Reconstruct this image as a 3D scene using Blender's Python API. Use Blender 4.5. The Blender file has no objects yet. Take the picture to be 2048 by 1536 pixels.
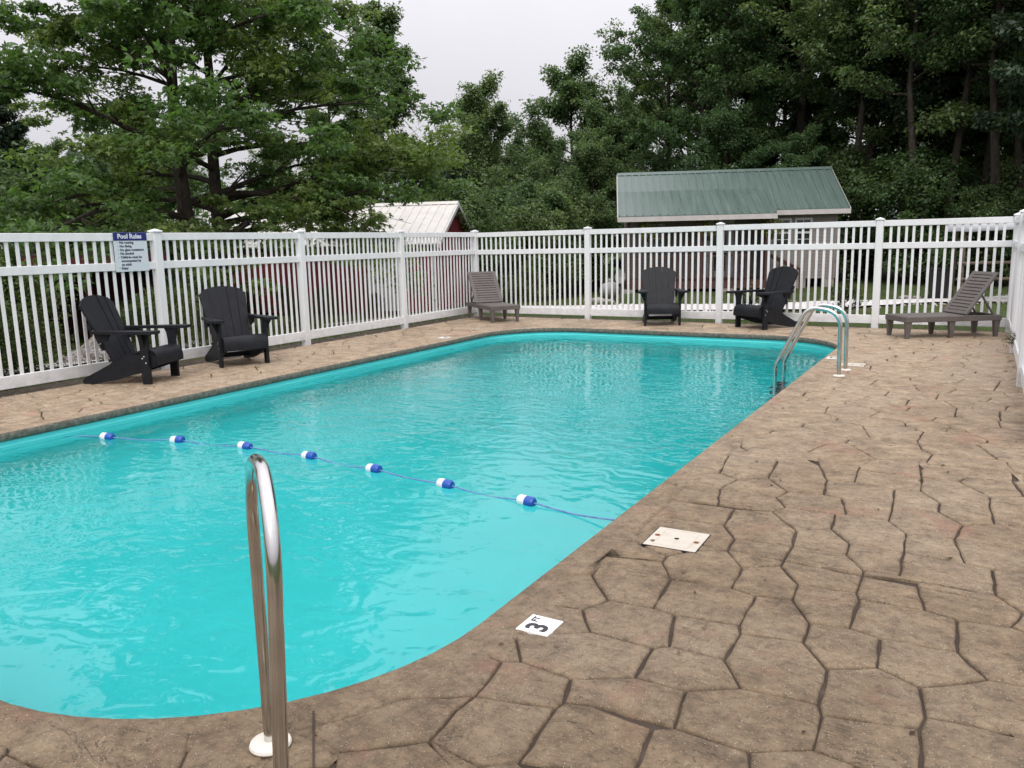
import bpy, bmesh, math, random
import numpy as np
from mathutils import Vector, Matrix
R = math.radians
scene = bpy.context.scene
col = scene.collection
# ------------------------------------------------------------------ camera
CAM = Vector((8.8703, -13.6636, 1.4164))
PITCH, ROLL, YAW = 0.1723, -0.0221, 0.5351
fwd = Vector((0, math.cos(PITCH), -math.sin(PITCH)))
rt = Vector((1, 0, 0)); up = rt.cross(fwd)
r2 = rt * math.cos(ROLL) + up * math.sin(ROLL)
u2 = up * math.cos(ROLL) - rt * math.sin(ROLL)
RZ = Matrix.Rotation(YAW, 3, 'Z')
r2, u2, fwd = RZ @ r2, RZ @ u2, RZ @ fwd
cm = Matrix(((r2.x, u2.x, -fwd.x), (r2.y, u2.y, -fwd.y), (r2.z, u2.z, -fwd.z))).to_4x4()
cm.translation = CAM
cd = bpy.data.cameras.new('camera'); cam = bpy.data.objects.new('camera', cd); col.objects.link(cam)
cam.matrix_world = cm
cd.sensor_width = 36; cd.lens = 28.614; cd.clip_start = 0.05; cd.clip_end = 2000
scene.camera = cam
# ------------------------------------------------------------------ overcast sky, soft sun, exposure
SUN_DIR = Vector((-.25, .62, -.80)).normalized()      # direction the light travels
SUN_EL = math.asin(-SUN_DIR.z); SUN_AZ = math.atan2(-SUN_DIR.x, -SUN_DIR.y)
w = bpy.data.worlds.new('World'); scene.world = w; w.use_nodes = True
nt = w.node_tree; nt.nodes.clear()
out = nt.nodes.new('ShaderNodeOutputWorld'); bg = nt.nodes.new('ShaderNodeBackground')
sky = nt.nodes.new('ShaderNodeTexSky'); sky.sky_type = 'NISHITA'; sky.sun_disc = False
sky.sun_elevation = SUN_EL; sky.sun_rotation = SUN_AZ
tc = nt.nodes.new('ShaderNodeTexCoord'); sep = nt.nodes.new('ShaderNodeSeparateXYZ')
nt.links.new(tc.outputs['Generated'], sep.inputs[0])
mx = nt.nodes.new('ShaderNodeMath'); mx.operation = 'MAXIMUM'; mx.inputs[1].default_value = 0
nt.links.new(sep.outputs['Z'], mx.inputs[0])
# overcast luminance: brightness grows from the horizon to the zenith (CIE overcast sky)
ma = nt.nodes.new('ShaderNodeMath'); ma.operation = 'MULTIPLY_ADD'; ma.inputs[1].default_value = 15.5; ma.inputs[2].default_value = 5.2
nt.links.new(mx.outputs[0], ma.inputs[0])
cn = nt.nodes.new('ShaderNodeTexNoise'); cn.inputs['Scale'].default_value = 2.2; cn.inputs['Detail'].default_value = 4
nt.links.new(tc.outputs['Generated'], cn.inputs['Vector'])
cr = nt.nodes.new('ShaderNodeMapRange'); cr.inputs[1].default_value = .3; cr.inputs[2].default_value = .7; cr.inputs[3].default_value = .93; cr.inputs[4].default_value = 1.05
nt.links.new(cn.outputs['Fac'], cr.inputs[0])
mm = nt.nodes.new('ShaderNodeMath'); mm.operation = 'MULTIPLY'
nt.links.new(ma.outputs[0], mm.inputs[0]); nt.links.new(cr.outputs[0], mm.inputs[1])
vm = nt.nodes.new('ShaderNodeVectorMath'); vm.operation = 'SCALE'; vm.inputs[0].default_value = (.98, .965, 1.03)
nt.links.new(mm.outputs[0], vm.inputs['Scale'])
hs = nt.nodes.new('ShaderNodeHueSaturation'); hs.inputs['Saturation'].default_value = .15; nt.links.new(sky.outputs[0], hs.inputs['Color'])
mix = nt.nodes.new('ShaderNodeMix'); mix.data_type = 'RGBA'; mix.inputs[0].default_value = .93
nt.links.new(hs.outputs[0], mix.inputs[6]); nt.links.new(vm.outputs[0], mix.inputs[7])
nt.links.new(mix.outputs[2], bg.inputs[0]); bg.inputs[1].default_value = .105
nt.links.new(bg.outputs[0], out.inputs[0])
sl = bpy.data.lights.new('sun', 'SUN'); sl.energy = 1.4; sl.angle = R(26); sl.color = (1, .96, .9)
so = bpy.data.objects.new('sun', sl); col.objects.link(so)
so.rotation_euler = SUN_DIR.to_track_quat('-Z', 'Y').to_euler()
so.location = (0, 0, 30)
scene.view_settings.view_transform = 'Standard'; scene.view_settings.look = 'None'
scene.view_settings.gamma = 1; scene.view_settings.exposure = 0.0; scene.view_settings.use_curve_mapping = False
scene.render.engine = 'CYCLES'
scene.cycles.use_denoising = True
scene.cycles.max_bounces = 8; scene.cycles.transmission_bounces = 6; scene.cycles.diffuse_bounces = 3; scene.cycles.glossy_bounces = 3
scene.cycles.transparent_max_bounces = 8
scene.cycles.sample_clamp_indirect = 6.0
# ------------------------------------------------------------------ helpers
def empty(name, loc=(0, 0, 0), rz=0.0):
    o = bpy.data.objects.new(name, None); col.objects.link(o); o.empty_display_size = .2
    o.location = loc; o.rotation_euler = (0, 0, rz); return o
def tag(o, label=None, cat=None, group=None, kind=None):
    if label: o['label'] = label
    if cat: o['category'] = cat
    if group: o['group'] = group
    if kind: o['kind'] = kind
    return o
def obj(name, me, mat=None, parent=None, loc=None, rot=None, scale=None):
    o = bpy.data.objects.new(name, me); col.objects.link(o)
    if mat is not None and len(me.materials) == 0: me.materials.append(mat)
    if parent is not None: o.parent = parent
    if loc is not None: o.location = loc
    if rot is not None: o.rotation_euler = rot
    if scale is not None: o.scale = scale
    return o
class MB:
    def __init__(s): s.v = []; s.f = []
    def add(s, v, f):
        n = len(s.v); s.v += [tuple(p) for p in v]; s.f += [tuple(i + n for i in q) for q in f]; return s
    def box(s, x0, x1, y0, y1, z0, z1, M=None, c=0.0):
        if c > 0:
            V = []
            for sx, xa in ((1, x0), (-1, x1)):
                for sy, ya in ((1, y0), (-1, y1)):
                    for sz, za in ((1, z0), (-1, z1)):
                        V += [(xa, ya + sy * c, za + sz * c), (xa + sx * c, ya, za + sz * c), (xa + sx * c, ya + sy * c, za)]
            bm = bmesh.new(); vs = [bm.verts.new(p) for p in V]
            h = bmesh.ops.convex_hull(bm, input=vs)
            bmesh.ops.dissolve_limit(bm, angle_limit=.01, verts=bm.verts, edges=bm.edges)
            bm.verts.index_update()
            v = [p.co.copy() for p in bm.verts]; f = [[q.index for q in fa.verts] for fa in bm.faces]; bm.free()
        else:
            v = [Vector((x, y, z)) for x in (x0, x1) for y in (y0, y1) for z in (z0, z1)]
            f = [(0, 1, 3, 2), (4, 6, 7, 5), (0, 4, 5, 1), (2, 3, 7, 6), (0, 2, 6, 4), (1, 5, 7, 3)]
        if M is not None: v = [M @ p for p in v]
        return s.add(v, f)
    def prism(s, poly, t0, t1, axis='x', M=None):
        n = len(poly); v = []
        for t in (t0, t1):
            for a, b in poly:
                v.append(Vector((t, a, b)) if axis == 'x' else Vector((a, t, b)) if axis == 'y' else Vector((a, b, t)))
        f = [tuple(range(n)), tuple(range(2 * n - 1, n - 1, -1))] + [(i, n + i, n + (i + 1) % n, (i + 1) % n) for i in range(n)]
        if M is not None: v = [M @ p for p in v]
        return s.add(v, f)
    def tube(s, pts, rad, n=10, cap=True):
        pts = [Vector(p) for p in pts]; m = len(pts); rr = rad if hasattr(rad, '__len__') else [rad] * m
        t0 = (pts[1] - pts[0]).normalized(); a = t0.orthogonal().normalized(); v = []
        for i, p in enumerate(pts):
            t = ((pts[min(i + 1, m - 1)] - p).normalized() + (p - pts[max(i - 1, 0)]).normalized())
            t = t.normalized() if t.length > 1e-6 else t0
            a = (a - t * a.dot(t)).normalized(); b = t.cross(a)
            for k in range(n):
                th = 2 * math.pi * k / n; v.append(p + (a * math.cos(th) + b * math.sin(th)) * rr[i])
        f = [(i * n + k, i * n + (k + 1) % n, (i + 1) * n + (k + 1) % n, (i + 1) * n + k) for i in range(m - 1) for k in range(n)]
        if cap: f += [tuple(range(n - 1, -1, -1)), tuple((m - 1) * n + k for k in range(n))]
        return s.add(v, f)
    def lathe(s, prof, n=20, M=None):
        v = []; m = len(prof)
        for r_, z in prof:
            for k in range(n): v.append(Vector((r_ * math.cos(2 * math.pi * k / n), r_ * math.sin(2 * math.pi * k / n), z)))
        f = [(i * n + k, i * n + (k + 1) % n, (i + 1) * n + (k + 1) % n, (i + 1) * n + k) for i in range(m - 1) for k in range(n)]
        f += [tuple(range(n - 1, -1, -1)), tuple((m - 1) * n + k for k in range(n))]
        if M is not None: v = [M @ p for p in v]
        return s.add(v, f)
    def mesh(s, name, smooth=False):
        me = bpy.data.meshes.new(name); me.from_pydata([tuple(p) for p in s.v], [], s.f)
        bm = bmesh.new(); bm.from_mesh(me); bmesh.ops.recalc_face_normals(bm, faces=bm.faces); bm.to_mesh(me); bm.free()
        if smooth:
            me.polygons.foreach_set('use_smooth', [True] * len(me.polygons))
            try: me.set_sharp_from_angle(angle=R(40))
            except Exception: pass
        me.update(); return me
    def build(s, name, mat, parent=None, loc=None, rot=None, smooth=False):
        return obj(name, s.mesh(name, smooth), mat, parent, loc, rot)
def quads_mesh(name, V, k=4):
    V = np.ascontiguousarray(V, dtype=np.float32).reshape(-1, 3); n = len(V); m = n // k
    me = bpy.data.meshes.new(name); me.vertices.add(n); me.loops.add(n); me.polygons.add(m)
    me.vertices.foreach_set('co', V.ravel()); me.loops.foreach_set('vertex_index', np.arange(n, dtype=np.int32))
    me.polygons.foreach_set('loop_start', np.arange(0, n, k, dtype=np.int32)); me.update(calc_edges=True); me.validate(); return me
# ------------------------------------------------------------------ materials
def mat(name, color=(.5, .5, .5), rough=.6, metal=0.0, spec=.5):
    m = bpy.data.materials.new(name); m.use_nodes = True
    b = m.node_tree.nodes['Principled BSDF']; b.inputs['Base Color'].default_value = (*color, 1)
    b.inputs['Roughness'].default_value = rough; b.inputs['Metallic'].default_value = metal; b.inputs['Specular IOR Level'].default_value = spec
    return m, m.node_tree, b
def N(t, kind, **kw):
    n = t.nodes.new('ShaderNode' + kind)
    for k, v in kw.items():
        if k in n.inputs: n.inputs[k].default_value = v
        else: setattr(n, k, v)
    return n
def coord(t, which='Object', scale=(1, 1, 1)):
    c = N(t, 'TexCoord'); mp = N(t, 'Mapping'); mp.inputs['Scale'].default_value = scale
    t.links.new(c.outputs[which], mp.inputs[0]); return mp.outputs[0]
def worldpos(t, scale=(1, 1, 1)):
    g = N(t, 'NewGeometry'); mp = N(t, 'Mapping'); mp.inputs['Scale'].default_value = scale
    t.links.new(g.outputs['Position'], mp.inputs[0]); return mp.outputs[0]
def noise(t, vec, scale, detail=4, rough=.55, dist=0):
    n = N(t, 'TexNoise', Scale=scale, Detail=detail, Roughness=rough, Distortion=dist); t.links.new(vec, n.inputs['Vector']); return n.outputs['Fac']
def ramp(t, fac, stops):
    r = N(t, 'ValToRGB'); e = r.color_ramp.elements
    while len(e) < len(stops): e.new(.5)
    for i, (p, c) in enumerate(stops):
        e[i].position = p; e[i].color = (*c, 1) if len(c) == 3 else c
    t.links.new(fac, r.inputs[0]); return r.outputs[0]
def rng_(t, fac, a, b, c, d):
    m = N(t, 'MapRange'); 
    for i, x in enumerate((a, b, c, d)): m.inputs[i + 1].default_value = x
    t.links.new(fac, m.inputs[0]); return m.outputs[0]
def mixc(t, fac, a, b, mode='MIX'):
    m = N(t, 'Mix'); m.data_type = 'RGBA'; m.blend_type = mode
    if isinstance(fac, (int, float)): m.inputs[0].default_value = fac
    else: t.links.new(fac, m.inputs[0])
    for i, x in ((6, a), (7, b)):
        if isinstance(x, tuple): m.inputs[i].default_value = (*x, 1)
        else: t.links.new(x, m.inputs[i])
    return m.outputs[2]
def math_(t, op, a, b=None):
    m = N(t, 'Math'); m.operation = op
    for i, x in ((0, a), (1, b)):
        if x is None: continue
        if isinstance(x, (int, float)): m.inputs[i].default_value = x
        else: t.links.new(x, m.inputs[i])
    return m.outputs[0]
def bump(t, b, h, strength=.3, dist=.01):
    n = N(t, 'Bump'); n.inputs['Strength'].default_value = strength; n.inputs['Distance'].default_value = dist
    t.links.new(h, n.inputs['Height']); t.links.new(n.outputs[0], b.inputs['Normal']); return n
def speckled(name, c1, c2, scale=8, rough=.6, bs=.15, bd=.004, spec=.5, metal=0, which='Object', detail=5):
    m, t, b = mat(name, c1, rough, metal, spec); v = coord(t, which)
    n = noise(t, v, scale, detail); t.links.new(ramp(t, n, [(.32, c1), (.68, c2)]), b.inputs['Base Color'])
    t.links.new(rng_(t, n, .3, .7, rough - .06, rough + .06), b.inputs['Roughness'])
    bump(t, b, noise(t, v, scale * 6, 3), bs, bd); return m
# stamped concrete
def concrete(name, tint=(1, 1, 1), island=True):
    m, t, b = mat(name, rough=.72, spec=.42); v = worldpos(t); gm = noise(t, v, 38, 5, .75, .3)
    big = noise(t, v, 1.1, 5, .6, .4); mid = noise(t, v, 6, 6, .65, .3); fine = noise(t, v, 85, 3, .7)
    c = ramp(t, mid, [(.25, (.11, .078, .05)), (.47, (.205, .149, .1)), (.62, (.262, .196, .136)), (.8, (.33, .258, .184))])
    c = mixc(t, rng_(t, big, .42, .72, 0, .55), c, (.25, .2, .152))
    c = mixc(t, 1.0, c, ramp(t, gm, [(.3, (.55, .55, .55)), (.5, (1, 1, 1)), (.7, (1.0, 1.0, .98))]), 'MULTIPLY')
    c = mixc(t, rng_(t, gm, .6, .72, 0, .4), c, (.42, .35, .26))
    mt_ = noise(t, v, 15, 4, .7, .5); c = mixc(t, 1.0, c, ramp(t, mt_, [(.3, (.66, .65, .64)), (.5, (1, 1, 1)), (.72, (1.0, 1.0, 1.0))]), 'MULTIPLY'); c = mixc(t, rng_(t, mt_, .56, .72, 0, .4), c, (.38, .3, .215))
    red = noise(t, v, 2.3, 3, .5, .8); c = mixc(t, rng_(t, red, .60, .72, 0, .6), c, (.23, .12, .09))
    smg = noise(t, v, 4.4, 5, .7, .6); c = mixc(t, rng_(t, smg, .56, .74, 0, .36), c, (.085, .064, .05))
    lt_ = noise(t, worldpos(t, (1, 1.3, 1)), 2.9, 5, .65, .5); c = mixc(t, rng_(t, lt_, .58, .74, 0, .45), c, (.36, .285, .2))
    moss = noise(t, v, 1.7, 4, .6); c = mixc(t, rng_(t, moss, .68, .8, 0, .35), c, (.12, .12, .06))
    gr = N(t, 'TexVoronoi', Scale=210.0); t.links.new(v, gr.inputs['Vector'])
    c = mixc(t, rng_(t, gr.outputs['Distance'], .0, .22, .0, .0), c, (.5, .45, .38))
    wn = N(t, 'TexWhiteNoise'); t.links.new(gr.outputs['Position'], wn.inputs['Vector'])
    grain = math_(t, 'MULTIPLY', math_(t, 'GREATER_THAN', wn.outputs['Value'], .93), math_(t, 'LESS_THAN', gr.outputs['Distance'], .34))
    c = mixc(t, math_(t, 'MULTIPLY', grain, .75), c, (.55, .5, .42))
    dk = math_(t, 'MULTIPLY', math_(t, 'LESS_THAN', wn.outputs['Value'], .08), math_(t, 'LESS_THAN', gr.outputs['Distance'], .36))
    c = mixc(t, math_(t, 'MULTIPLY', dk, .7), c, (.06, .045, .035))
    if island:
        g = N(t, 'NewGeometry'); isl = g.outputs['Random Per Island']
        hv = N(t, 'HueSaturation'); t.links.new(rng_(t, isl, 0, 1, .8, 1.2), hv.inputs['Value']); t.links.new(c, hv.inputs['Color']); c = hv.outputs[0]
    cleft = noise(t, worldpos(t, (1, 2.6, 1)), 3.6, 6, .62, 1.6)
    crk = math_(t, 'SUBTRACT', cleft, .5); crk = math_(t, 'ABSOLUTE', crk)
    crack = rng_(t, crk, 0, .006, 1, 0); gate = math_(t, 'GREATER_THAN', noise(t, v, 3.1, 2), .58)
    crack = math_(t, 'MULTIPLY', crack, gate); c = mixc(t, math_(t, 'MULTIPLY', crack, .55), c, (.05, .035, .027))
    c = mixc(t, 1.0, c, (1.0, .99, .93), 'MULTIPLY')
    # near-to-far light falloff painted into the colour: darker by the shallow-end corner, lighter beyond
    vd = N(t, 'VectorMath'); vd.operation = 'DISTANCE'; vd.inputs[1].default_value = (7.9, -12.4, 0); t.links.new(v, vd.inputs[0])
    tone_falloff = math_(t, 'ADD', vd.outputs['Value'], math_(t, 'MULTIPLY', math_(t, 'SUBTRACT', big, .5), 5.0))
    hv2 = N(t, 'HueSaturation'); t.links.new(rng_(t, tone_falloff, .8, 7.5, .82, 1.62), hv2.inputs['Value']); t.links.new(rng_(t, tone_falloff, .8, 7.5, 1.08, .95), hv2.inputs['Saturation']); t.links.new(c, hv2.inputs['Color']); c = hv2.outputs[0]
    t.links.new(c, b.inputs['Base Color'])
    t.links.new(rng_(t, mid, .3, .75, .62, .85), b.inputs['Roughness'])
    h = math_(t, 'ADD', math_(t, 'MULTIPLY', cleft, 1.6), math_(t, 'ADD', math_(t, 'MULTIPLY', mid, .7), math_(t, 'ADD', math_(t, 'MULTIPLY', fine, .2), math_(t, 'MULTIPLY', gm, .3))))
    h = math_(t, 'SUBTRACT', h, math_(t, 'MULTIPLY', crack, .25))
    bump(t, b, h, .85, .018); return m
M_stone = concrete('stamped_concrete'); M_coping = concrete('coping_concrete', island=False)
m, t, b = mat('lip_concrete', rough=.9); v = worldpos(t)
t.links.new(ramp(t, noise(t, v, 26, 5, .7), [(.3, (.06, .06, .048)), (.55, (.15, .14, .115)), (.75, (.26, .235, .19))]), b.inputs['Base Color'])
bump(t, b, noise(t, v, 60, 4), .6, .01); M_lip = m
m, t, b = mat('joint_grout', rough=.95); v = worldpos(t)
t.links.new(ramp(t, noise(t, v, 5, 4, .6), [(.36, (.034, .023, .016)), (.62, (.065, .046, .032)), (.78, (.13, .1, .072))]), b.inputs['Base Color'])
bump(t, b, noise(t, v, 90, 3), .5, .006); M_joint = m
# vinyl fence
m, t, b = mat('white_vinyl', (.86, .86, .86), .42); v = coord(t)
vs = worldpos(t, (3, 3, .5)); st = noise(t, vs, 2.2, 4, .6)
g = N(t, 'NewGeometry')
c = ramp(t, st, [(.3, (.72, .73, .73)), (.6, (.8, .8, .81))])
c = mixc(t, rng_(t, noise(t, worldpos(t, (8, 8, 1.2)), 3, 5, .7), .62, .8, 0, .35), c, (.55, .54, .47))
sz = N(t, 'SeparateXYZ'); t.links.new(g.outputs['Position'], sz.inputs[0])
gr_ = math_(t, 'MULTIPLY', rng_(t, sz.outputs['Z'], .03, .3, 1, 0), rng_(t, noise(t, worldpos(t, (1, 1, 1.6)), 9, 5, .7), .4, .75, 0, .6)); c = mixc(t, gr_, c, (.36, .34, .25))
tp_ = math_(t, 'MULTIPLY', rng_(t, sz.outputs['Z'], 1.5, 1.62, 0, 1), rng_(t, noise(t, v, 30, 5, .75), .56, .75, 0, .45)); c = mixc(t, tp_, c, (.3, .31, .25))
t.links.new(c, b.inputs['Base Color']); bump(t, b, noise(t, v, 20, 2), .04, .004); M_vinyl = m
# furniture
m, t, b = mat('black_poly_lumber', (.02, .021, .024), .55, spec=.28); v = coord(t, scale=(1, 1, 1))
t.links.new(ramp(t, noise(t, v, 9, 4), [(.3, (.0065, .0072, .0098)), (.7, (.013, .014, .018))]), b.inputs['Base Color'])
bump(t, b, noise(t, coord(t, scale=(60, 60, 4)), 3, 3), .12, .002); M_black = m
M_brown = speckled('taupe_resin', (.1, .085, .077), (.132, .114, .104), 7, .55, .1, .002)
M_bolt, _, _ = mat('steel_bolt', (.6, .6, .6), .35, 1)
m, t, b = mat('brushed_steel', (.62, .61, .59), .16, 1); v = coord(t, scale=(1, 1, 1))
t.links.new(rng_(t, noise(t, v, 30, 4), .3, .7, .10, .2), b.inputs['Roughness'])
t.links.new(ramp(t, noise(t, v, 12, 4), [(.3, (.55, .54, .52)), (.7, (.68, .67, .66))]), b.inputs['Base Color']); M_steel = m
M_flange = speckled('ivory_plastic', (.78, .74, .66), (.84, .80, .73), 20, .45, .05, .001)
M_tile, _, _ = mat('white_tile', (.86, .85, .84), .3)
M_ink, _, _ = mat('black_ink', (.025, .022, .03), .5)
m, t, b = mat('skimmer_plastic', (.78, .73, .64), .5); v = coord(t)
ws = N(t, 'TexWave', Scale=11.0); ws.bands_direction = 'Y'; t.links.new(v, ws.inputs['Vector'])
c = mixc(t, rng_(t, noise(t, v, 14, 4), .5, .75, 0, .5), (.56, .51, .43), (.4, .34, .26)); t.links.new(c, b.inputs['Base Color'])
bump(t, b, ws.outputs['Fac'], .35, .002); M_skim = m
M_rust = speckled('rust', (.09, .03, .01), (.25, .1, .03), 60, .9)
M_hole, _, _ = mat('dark_hole', (.01, .01, .01), .9)
M_rope = speckled('blue_rope', (.07, .14, .34), (.2, .3, .52), 60, .8)
M_fw, _, _ = mat('float_white', (.78, .77, .78), .35); M_fb, _, _ = mat('float_blue', (.012, .075, .36), .32)
m, t, b = mat('sign_face', (.62, .67, .71), .35); M_signw = m
M_signb, _, _ = mat('sign_blue', (.012, .018, .15), .35); M_signt, _, _ = mat('sign_ink', (.012, .014, .06), .5); M_signl, _, _ = mat('sign_letter_white', (.72, .76, .82), .4)
# pool
m, t, b = mat('pool_liner', (.1, .6, .64), .5, spec=.3); v = worldpos(t)
c = ramp(t, noise(t, v, 1.2, 4), [(.3, (.12, .72, .715)), (.7, (.15, .78, .775))])
c = mixc(t, rng_(t, noise(t, v, 3.2, 4, .6), .70, .78, 0, .4), c, (.5, .88, .88))
t.links.new(c, b.inputs['Base Color']); M_liner = m
m = bpy.data.materials.new('pool_water'); m.use_nodes = True; t = m.node_tree; t.nodes.clear()
o_ = N(t, 'OutputMaterial'); gl = N(t, 'BsdfPrincipled'); gl.inputs['Base Color'].default_value = (1, 1, 1, 1); gl.inputs['Transmission Weight'].default_value = 1; gl.inputs['IOR'].default_value = 1.333; gl.inputs['Roughness'].default_value = .0
v = worldpos(t); v2 = worldpos(t, (1.0, 1.35, 1))
w1 = noise(t, v2, 3.9, 1.4, .5, 1.0); w2 = noise(t, v2, 11, 1.0, .5, .8); w3 = noise(t, v, 1.3, 1)
amp = rng_(t, noise(t, v, .33, 2), .36, .62, .35, 1.15)
h = math_(t, 'ADD', math_(t, 'MULTIPLY', w1, 1.0), math_(t, 'ADD', math_(t, 'MULTIPLY', w2, .16), math_(t, 'MULTIPLY', w3, .9)))
bp = N(t, 'Bump'); bp.inputs['Distance'].default_value = .016; t.links.new(h, bp.inputs['Height']); t.links.new(math_(t, 'MULTIPLY', amp, .85), bp.inputs['Strength'])
t.links.new(bp.outputs[0], gl.inputs['Normal']); t.links.new(gl.outputs[0], o_.inputs['Surface'])
va = N(t, 'VolumeAbsorption'); va.inputs['Color'].default_value = (.1, .885, .89, 1); va.inputs['Density'].default_value = .5
t.links.new(va.outputs[0], o_.inputs['Volume']); M_water = m
# buildings
def ribbed(name, c1, c2, rough=.4, metal=0.0, scale=3):
    m, t, b = mat(name, c1, rough, metal); v = coord(t)
    c = ramp(t, noise(t, v, scale, 5, .6), [(.3, c1), (.7, c2)]); t.links.new(c, b.inputs['Base Color']); return m
M_red = ribbed('red_metal_siding', (.17, .022, .03), (.23, .036, .045), .5)
M_redd = ribbed('dark_red_wood', (.05, .012, .012), (.085, .02, .018), .8)
M_roofw = ribbed('cream_metal_roof', (.5, .475, .435), (.6, .575, .53), .45)
M_trimw = speckled('white_trim', (.5, .5, .49), (.58, .58, .57), 5, .5)
m, t, b = mat('green_metal_roof', (.06, .11, .09), .32); v = coord(t, scale=(6, .35, .35))
n1 = noise(t, v, 1.6, 5, .7); c = ramp(t, n1, [(.3, (.085, .125, .108)), (.6, (.115, .16, .142)), (.78, (.17, .215, .195))])
t.links.new(c, b.inputs['Base Color']); t.links.new(rng_(t, n1, .3, .7, .25, .45), b.inputs['Roughness']); M_roofg = m
M_siding = speckled('taupe_siding', (.2, .172, .155), (.26, .225, .2), 4, .65)
M_fascia = speckled('fascia_paint', (.5, .46, .45), (.58, .54, .52), 4, .6)
M_deckwood = speckled('stained_wood', (.06, .024, .018), (.1, .045, .033), 8, .8)
M_glass, t, b = mat('window_glass', (.015, .018, .02), .06); b.inputs['Specular IOR Level'].default_value = .8
M_dark, _, _ = mat('dark_interior', (.012, .011, .01), .9)
M_block = speckled('concrete_block', (.25, .22, .2), (.36, .33, .3), 10, .9, .3)
M_oldwood = speckled('weathered_wood', (.09, .065, .05), (.17, .13, .1), 10, .85, .3)
M_tarp = speckled('silver_tarp', (.36, .37, .4), (.46, .47, .5), 3, .5, .4, .03)
M_binb, _, _ = mat('black_plastic', (.012, .013, .015), .45)
M_tank = speckled('tank_white', (.2, .195, .19), (.26, .25, .245), 6, .5)
# ground and plants
m, t, b = mat('meadow', rough=.95, spec=.2); v = worldpos(t)
c = ramp(t, noise(t, v, .9, 6, .65), [(.3, (.035, .05, .014)), (.5, (.06, .09, .024)), (.68, (.09, .085, .04)), (.8, (.12, .095, .06))])
t.links.new(c, b.inputs['Base Color']); bump(t, b, noise(t, v, 18, 5, .7), .8, .05); M_ground = m
def stones_mat(name, a, bb, cc):
    m, t, b = mat(name, rough=.9, spec=.3); v = worldpos(t)
    vo = N(t, 'TexVoronoi', Scale=22.0); t.links.new(v, vo.inputs['Vector'])
    wn = N(t, 'TexWhiteNoise'); t.links.new(vo.outputs['Position'], wn.inputs['Vector'])
    t.links.new(ramp(t, wn.outputs['Value'], [(0, a), (.5, bb), (1, cc)]), b.inputs['Base Color'])
    bump(t, b, vo.outputs['Distance'], 1, .03); return m
M_pile = stones_mat('grey_gravel', (.13, .11, .1), (.24, .21, .19), (.36, .33, .31))
M_gravel = stones_mat('pale_gravel', (.5, .47, .45), (.66, .63, .61), (.8, .78, .76))
m, t, b = mat('pebble', rough=.85); g = N(t, 'NewGeometry')
t.links.new(ramp(t, g.outputs['Random Per Island'], [(0, (.24, .2, .17)), (.4, (.42, .37, .32)), (.8, (.58, .54, .5)), (1, (.72, .7, .67))]), b.inputs['Base Color']); M_pebble = m
def leafmat(name, cols, trans=.3):
    m = bpy.data.materials.new(name); m.use_nodes = True; t = m.node_tree; t.nodes.clear()
    o_ = N(t, 'OutputMaterial'); g = N(t, 'NewGeometry'); oi = N(t, 'ObjectInfo')
    c = ramp(t, g.outputs['Random Per Island'], [(i / (len(cols) - 1), x) for i, x in enumerate(cols)])
    hv = N(t, 'HueSaturation'); t.links.new(c, hv.inputs['Color'])
    t.links.new(rng_(t, oi.outputs['Random'], 0, 1, .475, .52), hv.inputs['Hue']); t.links.new(rng_(t, oi.outputs['Random'], 0, 1, 1.15, .8), hv.inputs['Value'])
    p = N(t, 'BsdfPrincipled'); p.inputs['Roughness'].default_value = .5; p.inputs['Specular IOR Level'].default_value = .35; t.links.new(hv.outputs[0], p.inputs['Base Color'])
    tr = N(t, 'BsdfTranslucent'); t.links.new(mixc(t, 1.0, hv.outputs[0], (1.25, 1.35, .7), 'MULTIPLY'), tr.inputs['Color'])
    ms = N(t, 'MixShader'); ms.inputs[0].default_value = trans; t.links.new(p.outputs[0], ms.inputs[1]); t.links.new(tr.outputs[0], ms.inputs[2]); t.links.new(ms.outputs[0], o_.inputs['Surface']); return m
M_oakleaf = leafmat('oak_leaf', [(.055, .1, .03), (.085, .15, .044), (.12, .2, .06), (.165, .26, .08)], .44)
M_leafA = leafmat('wood_leaf', [(.062, .1, .048), (.092, .148, .064), (.125, .195, .082), (.165, .245, .1)], .44)
M_leafB = leafmat('light_leaf', [(.07, .115, .055), (.1, .16, .072), (.135, .21, .092), (.17, .255, .11)], .42)
M_needle = leafmat('pine_needle', [(.03, .052, .03), (.045, .075, .04), (.062, .098, .048)], .25)
M_shrub = leafmat('shrub_leaf', [(.025, .05, .012), (.045, .085, .018), (.07, .115, .025), (.1, .14, .035)], .3)
M_grass = leafmat('grass_blade', [(.06, .09, .025), (.085, .125, .035), (.12, .165, .05), (.16, .18, .07)], .3)
M_litter = leafmat('dry_leaf', [(.035, .022, .012), (.09, .05, .02), (.06, .07, .02)], .1)
M_flower = leafmat('yellow_green_leaf', [(.06, .1, .02), (.12, .17, .03), (.3, .28, .04)], .3)
m, t, b = mat('bark', rough=.95, spec=.2); v = coord(t, scale=(1, 1, .25))
n1 = noise(t, v, 14, 6, .7, .6); t.links.new(ramp(t, n1, [(.3, (.018, .014, .011)), (.55, (.05, .041, .033)), (.75, (.1, .085, .07))]), b.inputs['Base Color']); bump(t, b, n1, .9, .03); M_bark = m
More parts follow.
